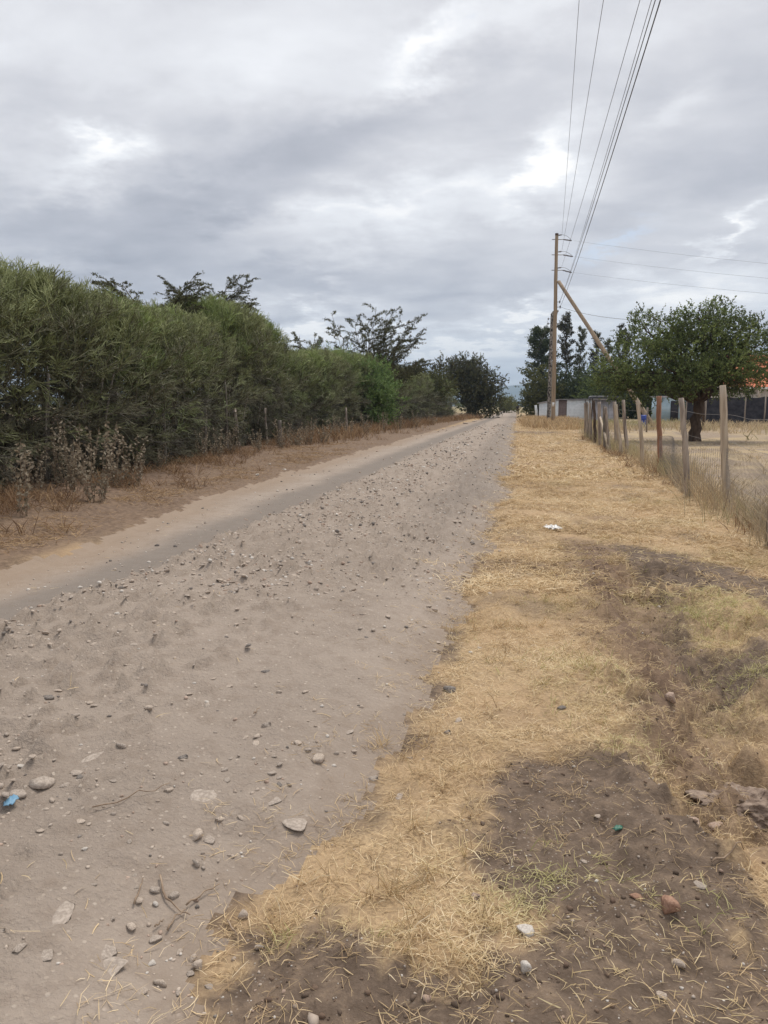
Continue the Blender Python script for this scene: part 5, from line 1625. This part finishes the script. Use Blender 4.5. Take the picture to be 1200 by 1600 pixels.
NAMED = [
    (704, 1091, 30, 'stone_dark', 'flat blue-grey stone alone in the dry grass of the middle verge', 1, 1, .9),
    (700, 1164, 18, 'stone_dark', 'small dark angular stone in the straw below the flat blue-grey one', 2, 1, .9),
    (878, 1128, 20, 'stone_dark', 'small dark stone in the greenish grass left of the washed-out bank', 6, 1, .9),
    (1047, 1114, 28, 'stone_pink', 'rounded pinkish stone in the brown hollow of the bank', 5, 1, 1),
    (1119, 1201, 18, 'stone_pink', 'small round pinkish stone just above the big brown rock', 5, 1, 1),
    (1126, 1292, 34, 'stone_pink', 'long pinkish stone at the lower left of the big brown rock', 0, 1, .8),
    (816, 1481, 34, 'stone_white', 'biggest white stone on the dark soil near the bottom', 0, 1, 1),
    (820, 1546, 26, 'stone_white', 'rounded white stone directly below the biggest white stone', 5, 1, 1.1),
    (1044, 1458, 42, 'stone_red', 'large reddish brown stone on the dark soil at the lower right', 5, 1.05, .85),
    (991, 1438, 24, 'stone_red', 'small rust-red stone beside the large reddish one', 6, 1, .7),
    (1063, 1531, 24, 'stone_buff', 'grey-buff cube-like stone at the bottom right', 7, 1, 1),
    (743, 1432, 24, 'stone_pink', 'pinkish stone at the edge of the straw left of the biggest white stone', 2, 1, 1),
    (1034, 1588, 22, 'stone_buff', 'buff stone cut by the bottom edge of the photo', 4, 1, .7),
    (910, 1377, 14, 'stone_buff', 'pale small stone on the dark soil just above the green tufts', 6, 1, .8),
    (931, 1302, 15, 'stone_buff', 'pale small stone in the middle of the dark soil patch', 4, 1, .8),
    (1083, 1330, 30, 'stone_pink', 'flat pinkish stone at the right rim of the dark soil patch', 3, 1.2, .7),
    (1088, 1420, 26, 'stone_grey', 'flat grey stone sunk in the soil right of the large reddish stone', 3, 1, .6),
    (73, 1290, 42, 'stone_grey', 'big flat grey stone on the road beside the blue plastic scrap', 3, 1, 1),
    (36, 1309, 30, 'stone_grey', 'half buried grey stone right behind the blue plastic scrap', 3, 1, .8),
    (308, 1350, 34, 'stone_buff', 'oblong flat buff stone in the lower middle of the road', 1, 1.0, .75),
    (331, 1350, 26, 'stone_grey', 'sunken flat stone touching the right side of the oblong one', 3, 1, .5),
    (308, 1383, 18, 'stone_grey', 'knobbly grey stone just below the oblong flat one', 2, 1, 1.1),
    (275, 1427, 20, 'stone_grey', 'grey stone in the twigs on the lower road, right one of a pair', 0, 1, 1),
    (245, 1428, 22, 'stone_grey', 'grey stone in the twigs on the lower road, left one of a pair', 4, 1, 1),
    (246, 1446, 13, 'stone_white', 'tiny whitish stone below the pair in the twigs', 7, 1, 1),
    (377, 1447, 20, 'stone_buff', 'pale upright stone at the road edge near the straw', 7, 1, 1.2),
    (311, 1523, 24, 'stone_buff', 'rounded buff stone near the bottom of the road', 5, 1, .9),
    (296, 1536, 16, 'stone_grey', 'small grey stone touching the rounded buff one', 4, 1, .7),
    (240, 1527, 17, 'stone_white', 'pale flat stone left of the rounded buff one', 1, 1, .7),
    (500, 1222, 30, 'stone_buff', 'angular pale stone at the road edge where the dark soil meets the straw', 0, 1, .9),
    (482, 1213, 18, 'stone_grey', 'small grey stone leaning on the angular pale one', 6, 1, .9),
    (452, 1265, 12, 'stone_grey', 'pebble-sized grey stone between the angular pale stone and the sunken slab', 2, 1, 1),
    (192, 1225, 22, 'stone_grey', 'grey angular stone on the left half of the road', 2, 1, .8),
    (174, 1223, 14, 'stone_grey', 'little flat stone left of the grey angular one', 1, 1, .7),
    (120, 1268, 26, 'stone_grey', 'sunken grey stone above the big flat one', 3, 1, .5),
    (128, 1276, 15, 'stone_dark', 'small dark stone at the foot of the sunken grey one', 6, 1, .7),
    (32, 1224, 18, 'stone_buff', 'buff stone by the left photo edge above the big flat grey one', 4, 1, .8),
    (98, 959, 18, 'stone_grey', 'lumpy grey stone on the broken edge of the left wheel track', 2, 1, 1.1),
    (186, 1009, 14, 'stone_white', 'pale round stone in the rough left strip of the road', 5, 1, .9),
    (252, 1087, 9, 'stone_white', 'bright white pebble in the rough left strip of the road', 5, 1, 1),
    (388, 1065, 16, 'stone_dark', 'dark stone on the road below the middle of the frame', 1, 1, .7),
    (418, 1093, 20, 'stone_dark', 'dark flat stone right of centre on the rough strip', 1, 1, .6),
    (81, 1141, 20, 'stone_dark', 'dark edged stone in the rough left strip', 3, 1, .8),
    (196, 1115, 15, 'stone_grey', 'grey stone with a lit top in the rough left strip', 0, 1, .9),
    (938, 874, 12, 'stone_pink', 'pale pinkish stone on the verge above the dark soil', 5, 1, 1),
    (926, 912, 9, 'stone_white', 'tiny white stone below the pale pinkish one on the verge', 5, 1, 1),
    (712, 830, 22, 'stone_buff', 'sunken flat stone near the right side of the road', 3, 1.1, .5),
    (671, 920, 12, 'stone_white', 'white stone on the right side of the road', 4, 1, .8),
    (422, 730, 8, 'stone_white', 'white stone on the left verge by the hedge', 5, 1, .8),
    (402, 746, 10, 'stone_white', 'largest white stone on the left verge', 2, 1, .8),
    (445, 734, 9, 'stone_white', 'flat white stone on the left verge', 1, 1, .6),
    (288, 893, 14, 'stone_dark', 'dark stone on the ridge beside the left wheel track', 1, 1, .8),
    (170, 905, 11, 'stone_white', 'pale stone lying in the left wheel track', 1, 1, .6),
]
placed = []
for (u, v, wpx, mt, lab, k_, sx_, sz_) in NAMED:
    placed.append(stone(u, v, wpx, mt, lab, k_, sx_, sz_, sink=.28))
# slabs of bedrock worn flush with the road
for (u, v, wpx, mt, lab, sz_) in [(322, 1297, 70, 'stone_grey', 'wide dusty slab worn flush with the road above the oblong stone', .28), (455, 1312, 62, 'stone_grey', 'dusty slab sunk at the road edge against the straw', .45),
        (432, 1288, 40, 'stone_grey', 'rough grey slab just above the one sunk at the road edge', .4), (170, 1552, 76, 'stone_grey', 'large worn slab near the bottom of the road', .35), (172, 1530, 46, 'stone_grey', 'worn slab touching the upper side of the large bottom one', .3),
        (90, 1500, 80, 'stone_grey', 'faint worn slab at the lower left of the road', .16), (152, 1240, 50, 'stone_grey', 'grey slab barely breaking the surface on the left of the road', .22), (545, 1175, 30, 'stone_grey', 'grey slab at the ragged road edge by the dark soil', .4),
        (75, 1552, 44, 'stone_grey', 'small worn slab at the lower left corner of the road', .2)]:
    x, y = P(u, v)
    r_ = wpx / FPX * math.hypot(math.hypot(x, y), CAM_H) / 2
    o = obj('slab', stone_me([1, 4, 6][int(u) % 3], mt), None, (x, y, ground_z(x, y) - r_ * .02), (R(3), R(-2), u), (r_, r_ * .9, r_ * sz_ * .55))
    tag(o, lab, 'slab', 'stone slabs sunk in the road')
    placed.append((x, y, r_))
# big brown rock in the bank
rr = np.random.default_rng(88)
bm = bmesh.new()
bmesh.ops.create_icosphere(bm, subdivisions=5, radius=1)
co = np.array([v.co[:] for v in bm.verts])
for _ in range(12):
    nrm = unit(rr.normal(size=3)); dd = rr.uniform(.55, .85)
    ov = co @ nrm - dd
    co = co - np.where(ov > 0, ov, 0)[:, None] * nrm
co = co * (1 + 1.0 * (fbm(co[:, 0] + 3 + co[:, 2], co[:, 1] + 5 - co[:, 2], 2.6, 4, 7)[:, None] - .5) + .35 * (fbm(co[:, 0] + 9 - co[:, 2], co[:, 1] + co[:, 2] * 1.3, 8, 4, 8)[:, None] - .5))
tr = np.array([[v.index for v in f.verts] for f in bm.faces]); bm.free()
x, y = P(1164, 1248)
o = obj('rock', mesh_np('rock', co, None, tr, M['rock_brown'], smooth=True), None, (x, y, ground_z(x, y) - .012), (R(10), R(6), .5), (.19, .15, .085))
tag(o, 'big cracked brown rock in the bank at the right edge', 'rock')
placed.append((x, y, .17))

# loose stones of the road: the largest as things, the rest as one mass of gravel
rr = np.random.default_rng(99)
n = 110000
y = 1.6 + 62 * rr.uniform(0, 1, n) ** 2.0
x = rr.uniform(-5.2, .4, n)
xl, xr_, xg = edge_l(y), edge_r(y), ridge_x(y)
midz = sstep(xg - .15, xg + .1, x) * sstep(xr_ + .1, xr_ - .3, x)
smooth_near = sstep(-2.2, -1.4, x) * sstep(7, 4, y) * .8
ridge_ = np.exp(-((x - xg - .1) / .22) ** 2)
dens = midz * (1 - smooth_near) * (.13 + .87 * sstep(.45, .62, fbm(x, y, 1.3, 4, 211))) + .8 * ridge_ + (.03 + .05 * (y > 5)) * sstep(xl, xl + .3, x)
dens = dens + .9 * np.exp(-((x - xg - .75 - .01 * y) / .55) ** 2) * sstep(.40, .55, fbm(x, y, 1.6, 4, 212)) * (y > 4)
dens *= (x < xr_ + .25)
kp = rr.uniform(0, 1, n) < dens
x, y = x[kp], y[kp]
sz_ = .0068 * np.exp(rr.normal(0, .70, len(x))) * (1 + .012 * y)
band_ = np.maximum(ridge_[kp], np.exp(-((x - xg[kp] - .75 - .01 * y) / .55) ** 2) * .8)
sz_ = np.minimum(sz_ * (1 + .55 * band_ * (y > 3.5)), .023 + .0016 * y)
for (qx, qy, qr) in placed:
    ok = np.hypot(x - qx, y - qy) > qr * 1.15
    x, y, sz_ = x[ok], y[ok], sz_[ok]
# verge pebbles
n2_ = 7000
y2 = 1.5 + 5 * rr.uniform(0, 1, n2_) ** 1.3
x2 = rr.uniform(-.9, 1.8, n2_)
mk2 = masks(x2, y2)
kp = rr.uniform(0, 1, n2_) < on_verge(x2, y2) * (.85 * mk2['dark'] + .25 * mk2['redd'])
x2, y2 = x2[kp], y2[kp]
s2 = .0032 * np.exp(rr.normal(0, .55, len(x2)))
app = sz_ / np.hypot(y, 1.5)
pu_, pv_ = project(x, y, 0 * x)
app = np.where((pu_ > 8) & (pu_ < 1190) & (pv_ < 1590), app, 0)
order_ = np.argsort(-app)
NBIG = 210
big_i, small_i = order_[:NBIG], order_[NBIG:]
small_i = small_i[(sz_ / np.hypot(y, 1.5))[small_i] * 768 > np.where(y[small_i] < 14, .6, .95)]
LAND = [((P(u, v)), nm) for (u, v), nm in [((120, 1268), 'sunken grey stone at the left'), ((32, 1224), 'buff stone by the left edge'), ((81, 1141), 'dark edged stone'), ((196, 1115), 'grey stone with the lit top'), ((260, 1428), 'pair of stones in the twigs'), ((240, 1527), 'pale flat stone near the bottom'), ((90, 1500), 'faint worn slab'), ((322, 1297), 'wide dusty slab'), ((418, 1093), 'dark flat stone right of centre'),
    ((73, 1290), 'big flat grey stone'), ((308, 1350), 'oblong flat buff stone'), ((500, 1222), 'angular pale stone at the road edge'),
    ((192, 1225), 'grey angular stone in the left half'), ((388, 1065), 'dark stone near the centre'), ((98, 959), 'lumpy grey stone on the track edge'), ((252, 1087), 'bright white pebble'),
    ((288, 893), 'dark stone on the track ridge'), ((712, 830), 'sunken flat stone by the right road side'), ((671, 920), 'white stone on the right road side'), ((422, 730), 'white stone on the left verge'),
    ((170, 905), 'pale stone in the left track'), ((377, 1447), 'pale upright stone'), ((311, 1523), 'rounded buff stone at the bottom'), ((186, 1009), 'pale round stone in the rough strip'),
    ((863, 829), 'white plastic bag'), ((372, 708), 'thickest hedge stake'), ((600, 670), 'bright leafy bush'), ((543, 680), 'hedge stake by the leafy bush')]]
def nearest_land(x, y):
    d = [math.hypot((x - lx_) / (1 + .1 * y), (y - ly_) / (1 + .1 * y) * .7) for (lx_, ly_), _ in LAND]
    j = int(np.argmin(d))
    (lx_, ly_), nm = LAND[j]
    u, v = project(x, y, 0); u2, v2 = project(lx_, ly_, 0)
    if abs(u - u2) > abs(v - v2) * 1.3:
        dr = 'left of' if u < u2 else 'right of'
    else:
        dr = 'beyond' if v < v2 else 'in front of'
    return dr, nm, math.hypot(u - u2, v - v2)
NL = {}
for i in big_i:
    dr, nm, dd = nearest_land(float(x[i]), float(y[i]))
    NL.setdefault((dr, nm), []).append((dd, int(i)))
RANK = {}
for (dr, nm), L_ in NL.items():
    for q_, (dd, i) in enumerate(sorted(L_)):
        n_ = q_ + 1
        RANK[i] = (f'stone {dr} the {nm}' if len(L_) == 1 else f'stone nearest to the {nm}, {dr} it' if n_ == 1 else
                   f'{ORD[n_]} stone {dr} the {nm}' if n_ <= 30 else f'stone well {dr} the {nm}')
MT = ['stone_grey', 'stone_buff', 'stone_grey', 'stone_dark', 'stone_buff', 'stone_white']
MTN = {'stone_grey': 'grey', 'stone_buff': 'buff', 'stone_dark': 'dark', 'stone_white': 'whitish'}
KN = ['angular', 'flat', 'chunky', 'thin flat', 'many-sided', 'rounded', 'low', 'knobbly']
for i in big_i:
    k_ = int(rr.integers(0, 8))
    mt = MT[int(rr.choice(6, p=[.30, .40, .14, .05, .10, .01]))]
    xx, yy, ss = float(x[i]), float(y[i]), float(sz_[i])
    o = obj('stone', stone_me(k_, mt), None, (xx, yy, ground_z(xx, yy) + ss * .08), (rr.normal(0, .12), rr.normal(0, .12), rr.uniform(0, 6.3)), (ss * 1.1, ss * rr.uniform(.8, 1.1), ss * rr.uniform(.45, .85)))
    rk = RANK[int(i)]
    lab = 'loose ' + rk + f', {KN[k_]} {MTN[mt]}'
    if len(lab.split()) > 16:
        lab = rk + f', {MTN[mt]}'
    tag(o, lab, 'stone', 'loose stones on the dirt road')
def gravel(name, x, y, s_, seed, pal, label):
    rr = np.random.default_rng(seed)
    z = height(x, y)
    accs = {p_: Acc() for p_ in pal}
    for p_ in pal:
        accs[p_] = Acc()
    mi = rr.integers(0, len(pal), len(x))
    vi = rr.integers(0, 4, len(x))
    V_all, T_all, mat_all, off = [], [], [], 0
    for w in range(4):
        co_, tr_ = STV_LOW[w]
        idx_ = np.nonzero(vi == w)[0]
        a = rr.uniform(0, 6.3, len(idx_))
        c_, s__ = np.cos(a), np.sin(a)
        X = (co_[None, :, 0] * c_[:, None] - co_[None, :, 1] * s__[:, None]) * s_[idx_][:, None] + x[idx_][:, None]
        Y = (co_[None, :, 0] * s__[:, None] + co_[None, :, 1] * c_[:, None]) * s_[idx_][:, None] + y[idx_][:, None]
        Z = co_[None, :, 2] * .75 * s_[idx_][:, None] + (z[idx_] + s_[idx_] * .08)[:, None]
        V_all.append(np.stack([X, Y, Z], -1).reshape(-1, 3))
        T_all.append((tr_[None] + (np.arange(len(idx_)) * len(co_))[:, None, None]).reshape(-1, 3) + off)
        mat_all.append(np.repeat(mi[idx_], len(tr_)))
        off += len(idx_) * len(co_)
    me = mesh_np(name, np.concatenate(V_all), None, np.concatenate(T_all), None)
    for p_ in pal:
        me.materials.append(M[p_])
    me.polygons.foreach_set('material_index', np.concatenate(mat_all).astype(np.int32))
    o = obj(name, me)
    return tag(o, label, None, None, 'stuff')
gravel('gravel', x[small_i], y[small_i], sz_[small_i], 5, ['stone_grey', 'stone_buff', 'stone_buff', 'stone_buff', 'stone_dark', 'stone_pink', 'stone_white'], 'small gravel scattered over the road')
n3_ = 26000
x3, y3 = rr.uniform(-.6, 3.2, n3_), 1.5 + 8.5 * rr.uniform(0, 1, n3_) ** 1.4
mk3 = masks(x3, y3)
kp = rr.uniform(0, 1, n3_) < on_verge(x3, y3) * (.42 * mk3['dark'] * (.2 + sstep(.45, .62, fbm(x3, y3, 2.2, 3, 231))) + .30 * mk3['redd'])
x3, y3 = x3[kp], y3[kp]
gravel('soil_clods', x3, y3, np.minimum(.0052 * np.exp(rr.normal(0, .6, len(x3))), .015), 8, ['clod', 'clod_red'], 'crumbled dark soil clods on the bare patches and the bank')
gravel('pebbles', x2, y2, s2, 6, ['stone_grey', 'stone_buff', 'stone_white', 'stone_pink'], 'tiny pebbles on the dark soil of the verge')

# ------------------------------------------------------------------ litter and sticks
def stick(pxs, r, label, z=.012):
    pts = np.array([(*P(u, v), 0) for u, v in pxs], float)
    k_ = 9
    t_ = np.linspace(0, len(pts) - 1, k_)
    i0 = np.clip(t_.astype(int), 0, len(pts) - 2)
    p_ = pts[i0] + (pts[i0 + 1] - pts[i0]) * (t_ - i0)[:, None]
    p_[:, 2] = height(p_[:, 0], p_[:, 1]) + z + .004 * np.sin(np.arange(k_) * 1.9)
    o0 = p_[0].copy()
    o = obj('twig', tube_mesh('twig', p_ - o0, np.linspace(r, r * .45, k_), 6, M['twig'], jitter=.0004), None, o0)
    return tag(o, label, 'twig', 'dry twigs on the ground')
stick([(252, 1410), (258, 1435), (280, 1448), (298, 1453)], .0035, 'curved dry twig lying over the pair of stones on the lower road')
stick([(263, 1478), (275, 1458), (292, 1446)], .003, 'short dry twig just under the curved one')
stick([(292, 1440), (320, 1420), (345, 1405)], .003, 'dry twig pointing up to the right beside the oblong stone area')
stick([(212, 1456), (222, 1430), (226, 1418)], .003, 'thin upright-lying twig left of the pair of stones')
stick([(243, 1478), (252, 1470), (258, 1466)], .0025, 'stub of dry twig below the curved one')
stick([(355, 1455), (368, 1475), (372, 1482)], .0028, 'bent twig near the pale upright stone')
stick([(148, 1330), (220, 1303), (268, 1286)], .0025, 'long faint straight twig across the middle of the lower road')
stick([(398, 1168), (403, 1160), (407, 1153)], .0025, 'short pale twig on the smooth right part of the road')
stick([(864, 1487), (885, 1488), (908, 1490)], .0025, 'short straight straw-like twig beside the biggest white stone')
stick([(1110, 1385), (1135, 1372), (1160, 1360)], .004, 'pale dry stick below the big brown rock')
stick([(1100, 1345), (1130, 1325), (1160, 1322)], .003, 'thin dry stick across the bank by the flat pinkish stone')

def crumple(name, u, v, w, hgt, mat, label, cat, seed, n=14):
    rr = np.random.default_rng(seed)
    x, y = P(u, v)
    g = np.linspace(-1, 1, n)
    A, B = np.meshgrid(g, g)
    A = A + rr.normal(0, .05, A.shape); B = B + rr.normal(0, .05, B.shape)
    edge_ = 1 - np.clip(np.hypot(A, B), 0, 1.2) ** 2 / 1.44
    Z = hgt * np.clip(edge_, 0, 1) * (.35 + 1.1 * np.abs(fbm(A + 4, B + seed, 2.2, 3, seed) - .45) * 2.2) + rr.normal(0, hgt * .03, A.shape)
    out_ = 1 + .35 * (fbm(A * .5 + 7, B * .5, 2, 2, seed + 3) - .5)
    V = np.stack([A * w * out_, B * w * .6 * out_, np.maximum(Z, .002)], -1).reshape(-1, 3)
    i_ = np.arange(n * n).reshape(n, n)
    q_ = np.stack([i_[:-1, :-1], i_[:-1, 1:], i_[1:, 1:], i_[1:, :-1]], -1).reshape(-1, 4)
    cc = V[q_].mean(1)
    keep_ = (np.hypot(cc[:, 0] / w, cc[:, 1] / (w * .6)) < 1.02 + rr.normal(0, .08, len(q_)))
    o = obj(name, mesh_np(name, V, q_[keep_], None, mat, smooth=False), None, (x, y, ground_z(x, y) + .012), (0, 0, seed))
    sd = o.modifiers.new('thickness', 'SOLIDIFY'); sd.thickness = .0015
    return tag(o, label, cat)
crumple('plastic_bag', 863, 829, .15, .055, M['plastic_white'], 'crumpled white plastic bag lying on the dry verge', 'bag', 2, 24)
crumple('plastic_scrap', 22, 1326, .035, .018, M['plastic_blue'], 'torn bright blue plastic scrap on the road at the left edge', 'litter', 5, 9)
crumple('plastic_scrap', 964, 1325, .02, .016, M['plastic_green'], 'tiny dark green plastic scrap in the dark soil patch', 'litter', 7, 8)

# ------------------------------------------------------------------ far down the road: a walker, a van
def person(label, x, y, h=1.7):
    t = thing('person', label, 'person', (x, y, ground_z(x, y)))
    s_ = h / 1.7
    J = dict(pel=(0, 0, .93), sp=(0, -.01, 1.15), ch=(0, 0, 1.34), nk=(0, 0, 1.48), hd=(0, .01, 1.58), tp=(0, .0, 1.68),
             shl=(-.19, 0, 1.38), ell=(-.24, .03, 1.12), wrl=(-.22, -.10, .90), hal=(-.21, -.14, .81), shr=(.19, 0, 1.38), elr=(.25, .04, 1.12), wrr=(.24, .12, .90), har=(.23, .15, .82),
             hpl=(-.09, 0, .90), knl=(-.10, -.10, .50), anl=(-.10, .03, .09), tol=(-.11, -.12, .04), hpr=(.09, 0, .90), knr=(.10, .06, .50), anr=(.10, .24, .12), tor=(.10, .12, .04))
    rad_ = dict(pel=.145, sp=.125, ch=.15, nk=.055, hd=.10, tp=.06, shl=.07, ell=.045, wrl=.032, hal=.038, shr=.07, elr=.045, wrr=.032, har=.038, hpl=.10, knl=.06, anl=.042, tol=.035, hpr=.10, knr=.06, anr=.042, tor=.035)
    E_ = [('pel', 'sp'), ('sp', 'ch'), ('ch', 'nk'), ('nk', 'hd'), ('hd', 'tp'), ('ch', 'shl'), ('shl', 'ell'), ('ell', 'wrl'), ('wrl', 'hal'), ('ch', 'shr'), ('shr', 'elr'), ('elr', 'wrr'), ('wrr', 'har'),
          ('pel', 'hpl'), ('hpl', 'knl'), ('knl', 'anl'), ('anl', 'tol'), ('pel', 'hpr'), ('hpr', 'knr'), ('knr', 'anr'), ('anr', 'tor')]
    names = list(J)
    def skin_obj(nm, keep_, grow, mat, lo=None):
        ks = [n_ for n_ in names if n_ in keep_]
        me = bpy.data.meshes.new(nm)
        me.from_pydata([tuple(c * s_ for c in J[n_]) for n_ in ks], [(ks.index(a), ks.index(b)) for a, b in E_ if a in ks and b in ks], [])
        me.materials.append(mat)
        o = obj(nm, me, t)
        md = o.modifiers.new('skin', 'SKIN')
        md.use_smooth_shade = True
        for i, n_ in enumerate(ks):
            v_ = me.skin_vertices[0].data[i]
            v_.radius = ((rad_[n_] + grow) * s_, (rad_[n_] * .85 + grow) * s_)
            v_.use_root = i == 0
        sb = o.modifiers.new('sub', 'SUBSURF'); sb.levels = sb.render_levels = 1
        return o
    skin_obj('body', set(names), 0, M['skin'])
    skin_obj('shirt', {'pel', 'sp', 'ch', 'shl', 'ell', 'shr', 'elr'}, .016, M['cloth_dark'])
    skin_obj('trousers', {'pel', 'hpl', 'knl', 'anl', 'hpr', 'knr', 'anr'}, .020, M['cloth_tan'])
    hv = STV[5][0] * np.array([.098, .105, .10]) * np.array([1, 1, 1 / .6])
    obj('hair', mesh_np('hair', hv[:] * np.array([1, 1, .62]) + np.array([0, .01, 1.655 * s_]), None, STV[5][1], M['hair'], smooth=True), t)
    return t
px_, py_ = P(809, 649)
person('dark-clothed person walking on the road far in the distance', px_, py_)
vx, vy = 1.0, 520.0
van = thing('van', 'tiny white van far away at the end of the road', 'van', (vx - .6, vy, ground_z(vx, vy)))
prof_ = [(-2.3, .35), (-2.3, 1.05), (-1.75, 1.2), (-1.2, 1.95), (2.1, 2.0), (2.3, 1.7), (2.3, .35)]
V = np.array([(sx_ * .92 * (1 if z < 1.3 else .9), yv, z) for sx_ in (-1, 1) for yv, z in prof_])
n_ = len(prof_)
me = bpy.data.meshes.new('body')
me.from_pydata([tuple(v) for v in V], [], [tuple(range(n_)), tuple(range(2 * n_ - 1, n_ - 1, -1))] + [(i, n_ + i, n_ + (i + 1) % n_, (i + 1) % n_) for i in range(n_)])
me.materials.append(M['van_paint'])
bo = obj('body', me, van)
obj('windscreen', mesh_np('windscreen', [(-.7, -1.72, 1.24), (.7, -1.72, 1.24), (.66, -1.26, 1.86), (-.66, -1.26, 1.86)], [(0, 1, 2, 3)], None, M['glass']), van)
for sx_ in (-1, 1):
    obj('headlight', box_mesh('headlight', sx_ * .72 - .12, sx_ * .72 + .12, -2.33, -2.303, .75, .93, M['frame_white']), van)
    for yv in (-1.45, 1.45):
        obj('wheel', tube_mesh('wheel', [(sx_ * .72, yv, .33), (sx_ * .95, yv, .33)], [.33, .33], 14, M['tyre']), van)

# pale rocks on the left roadside far up, by the dark tree
for i, (u, v, wpx) in enumerate([(742, 659, 11), (728, 662, 12), (779, 653, 9), (752, 655, 8)]):
    stone(u, v, wpx, 'stone_buff', ['pale boulder on the left roadside before the dark tree', 'broken pale boulder nearest on the left roadside', 'pale boulder at the foot of the dark tree', 'small pale boulder between the roadside boulders'][i],
          [0, 3, 1, 4][i], 1.2, .7, .3, name='boulder', cat='boulder', group='pale boulders by the far road')

# ------------------------------------------------------------------ air
HAZE = 0.00021
hz = box_mesh('haze', -6400, 6400, -60, 6900, -6, 330, None)
hm = bpy.data.materials.new('air_haze')
hm.use_nodes = True
hm.node_tree.nodes.clear()
pv = hm.node_tree.nodes.new('ShaderNodeVolumePrincipled')
pv.inputs['Color'].default_value = (.56, .76, 1.0, 1)
pv.inputs['Density'].default_value = HAZE
pv.inputs['Anisotropy'].default_value = 0.0
ho = hm.node_tree.nodes.new('ShaderNodeOutputMaterial')
hm.node_tree.links.new(pv.outputs[0], ho.inputs['Volume'])
hz.materials.append(hm)
tag(obj('haze', hz), 'thin blue haze over the far plain', None, None, 'stuff')
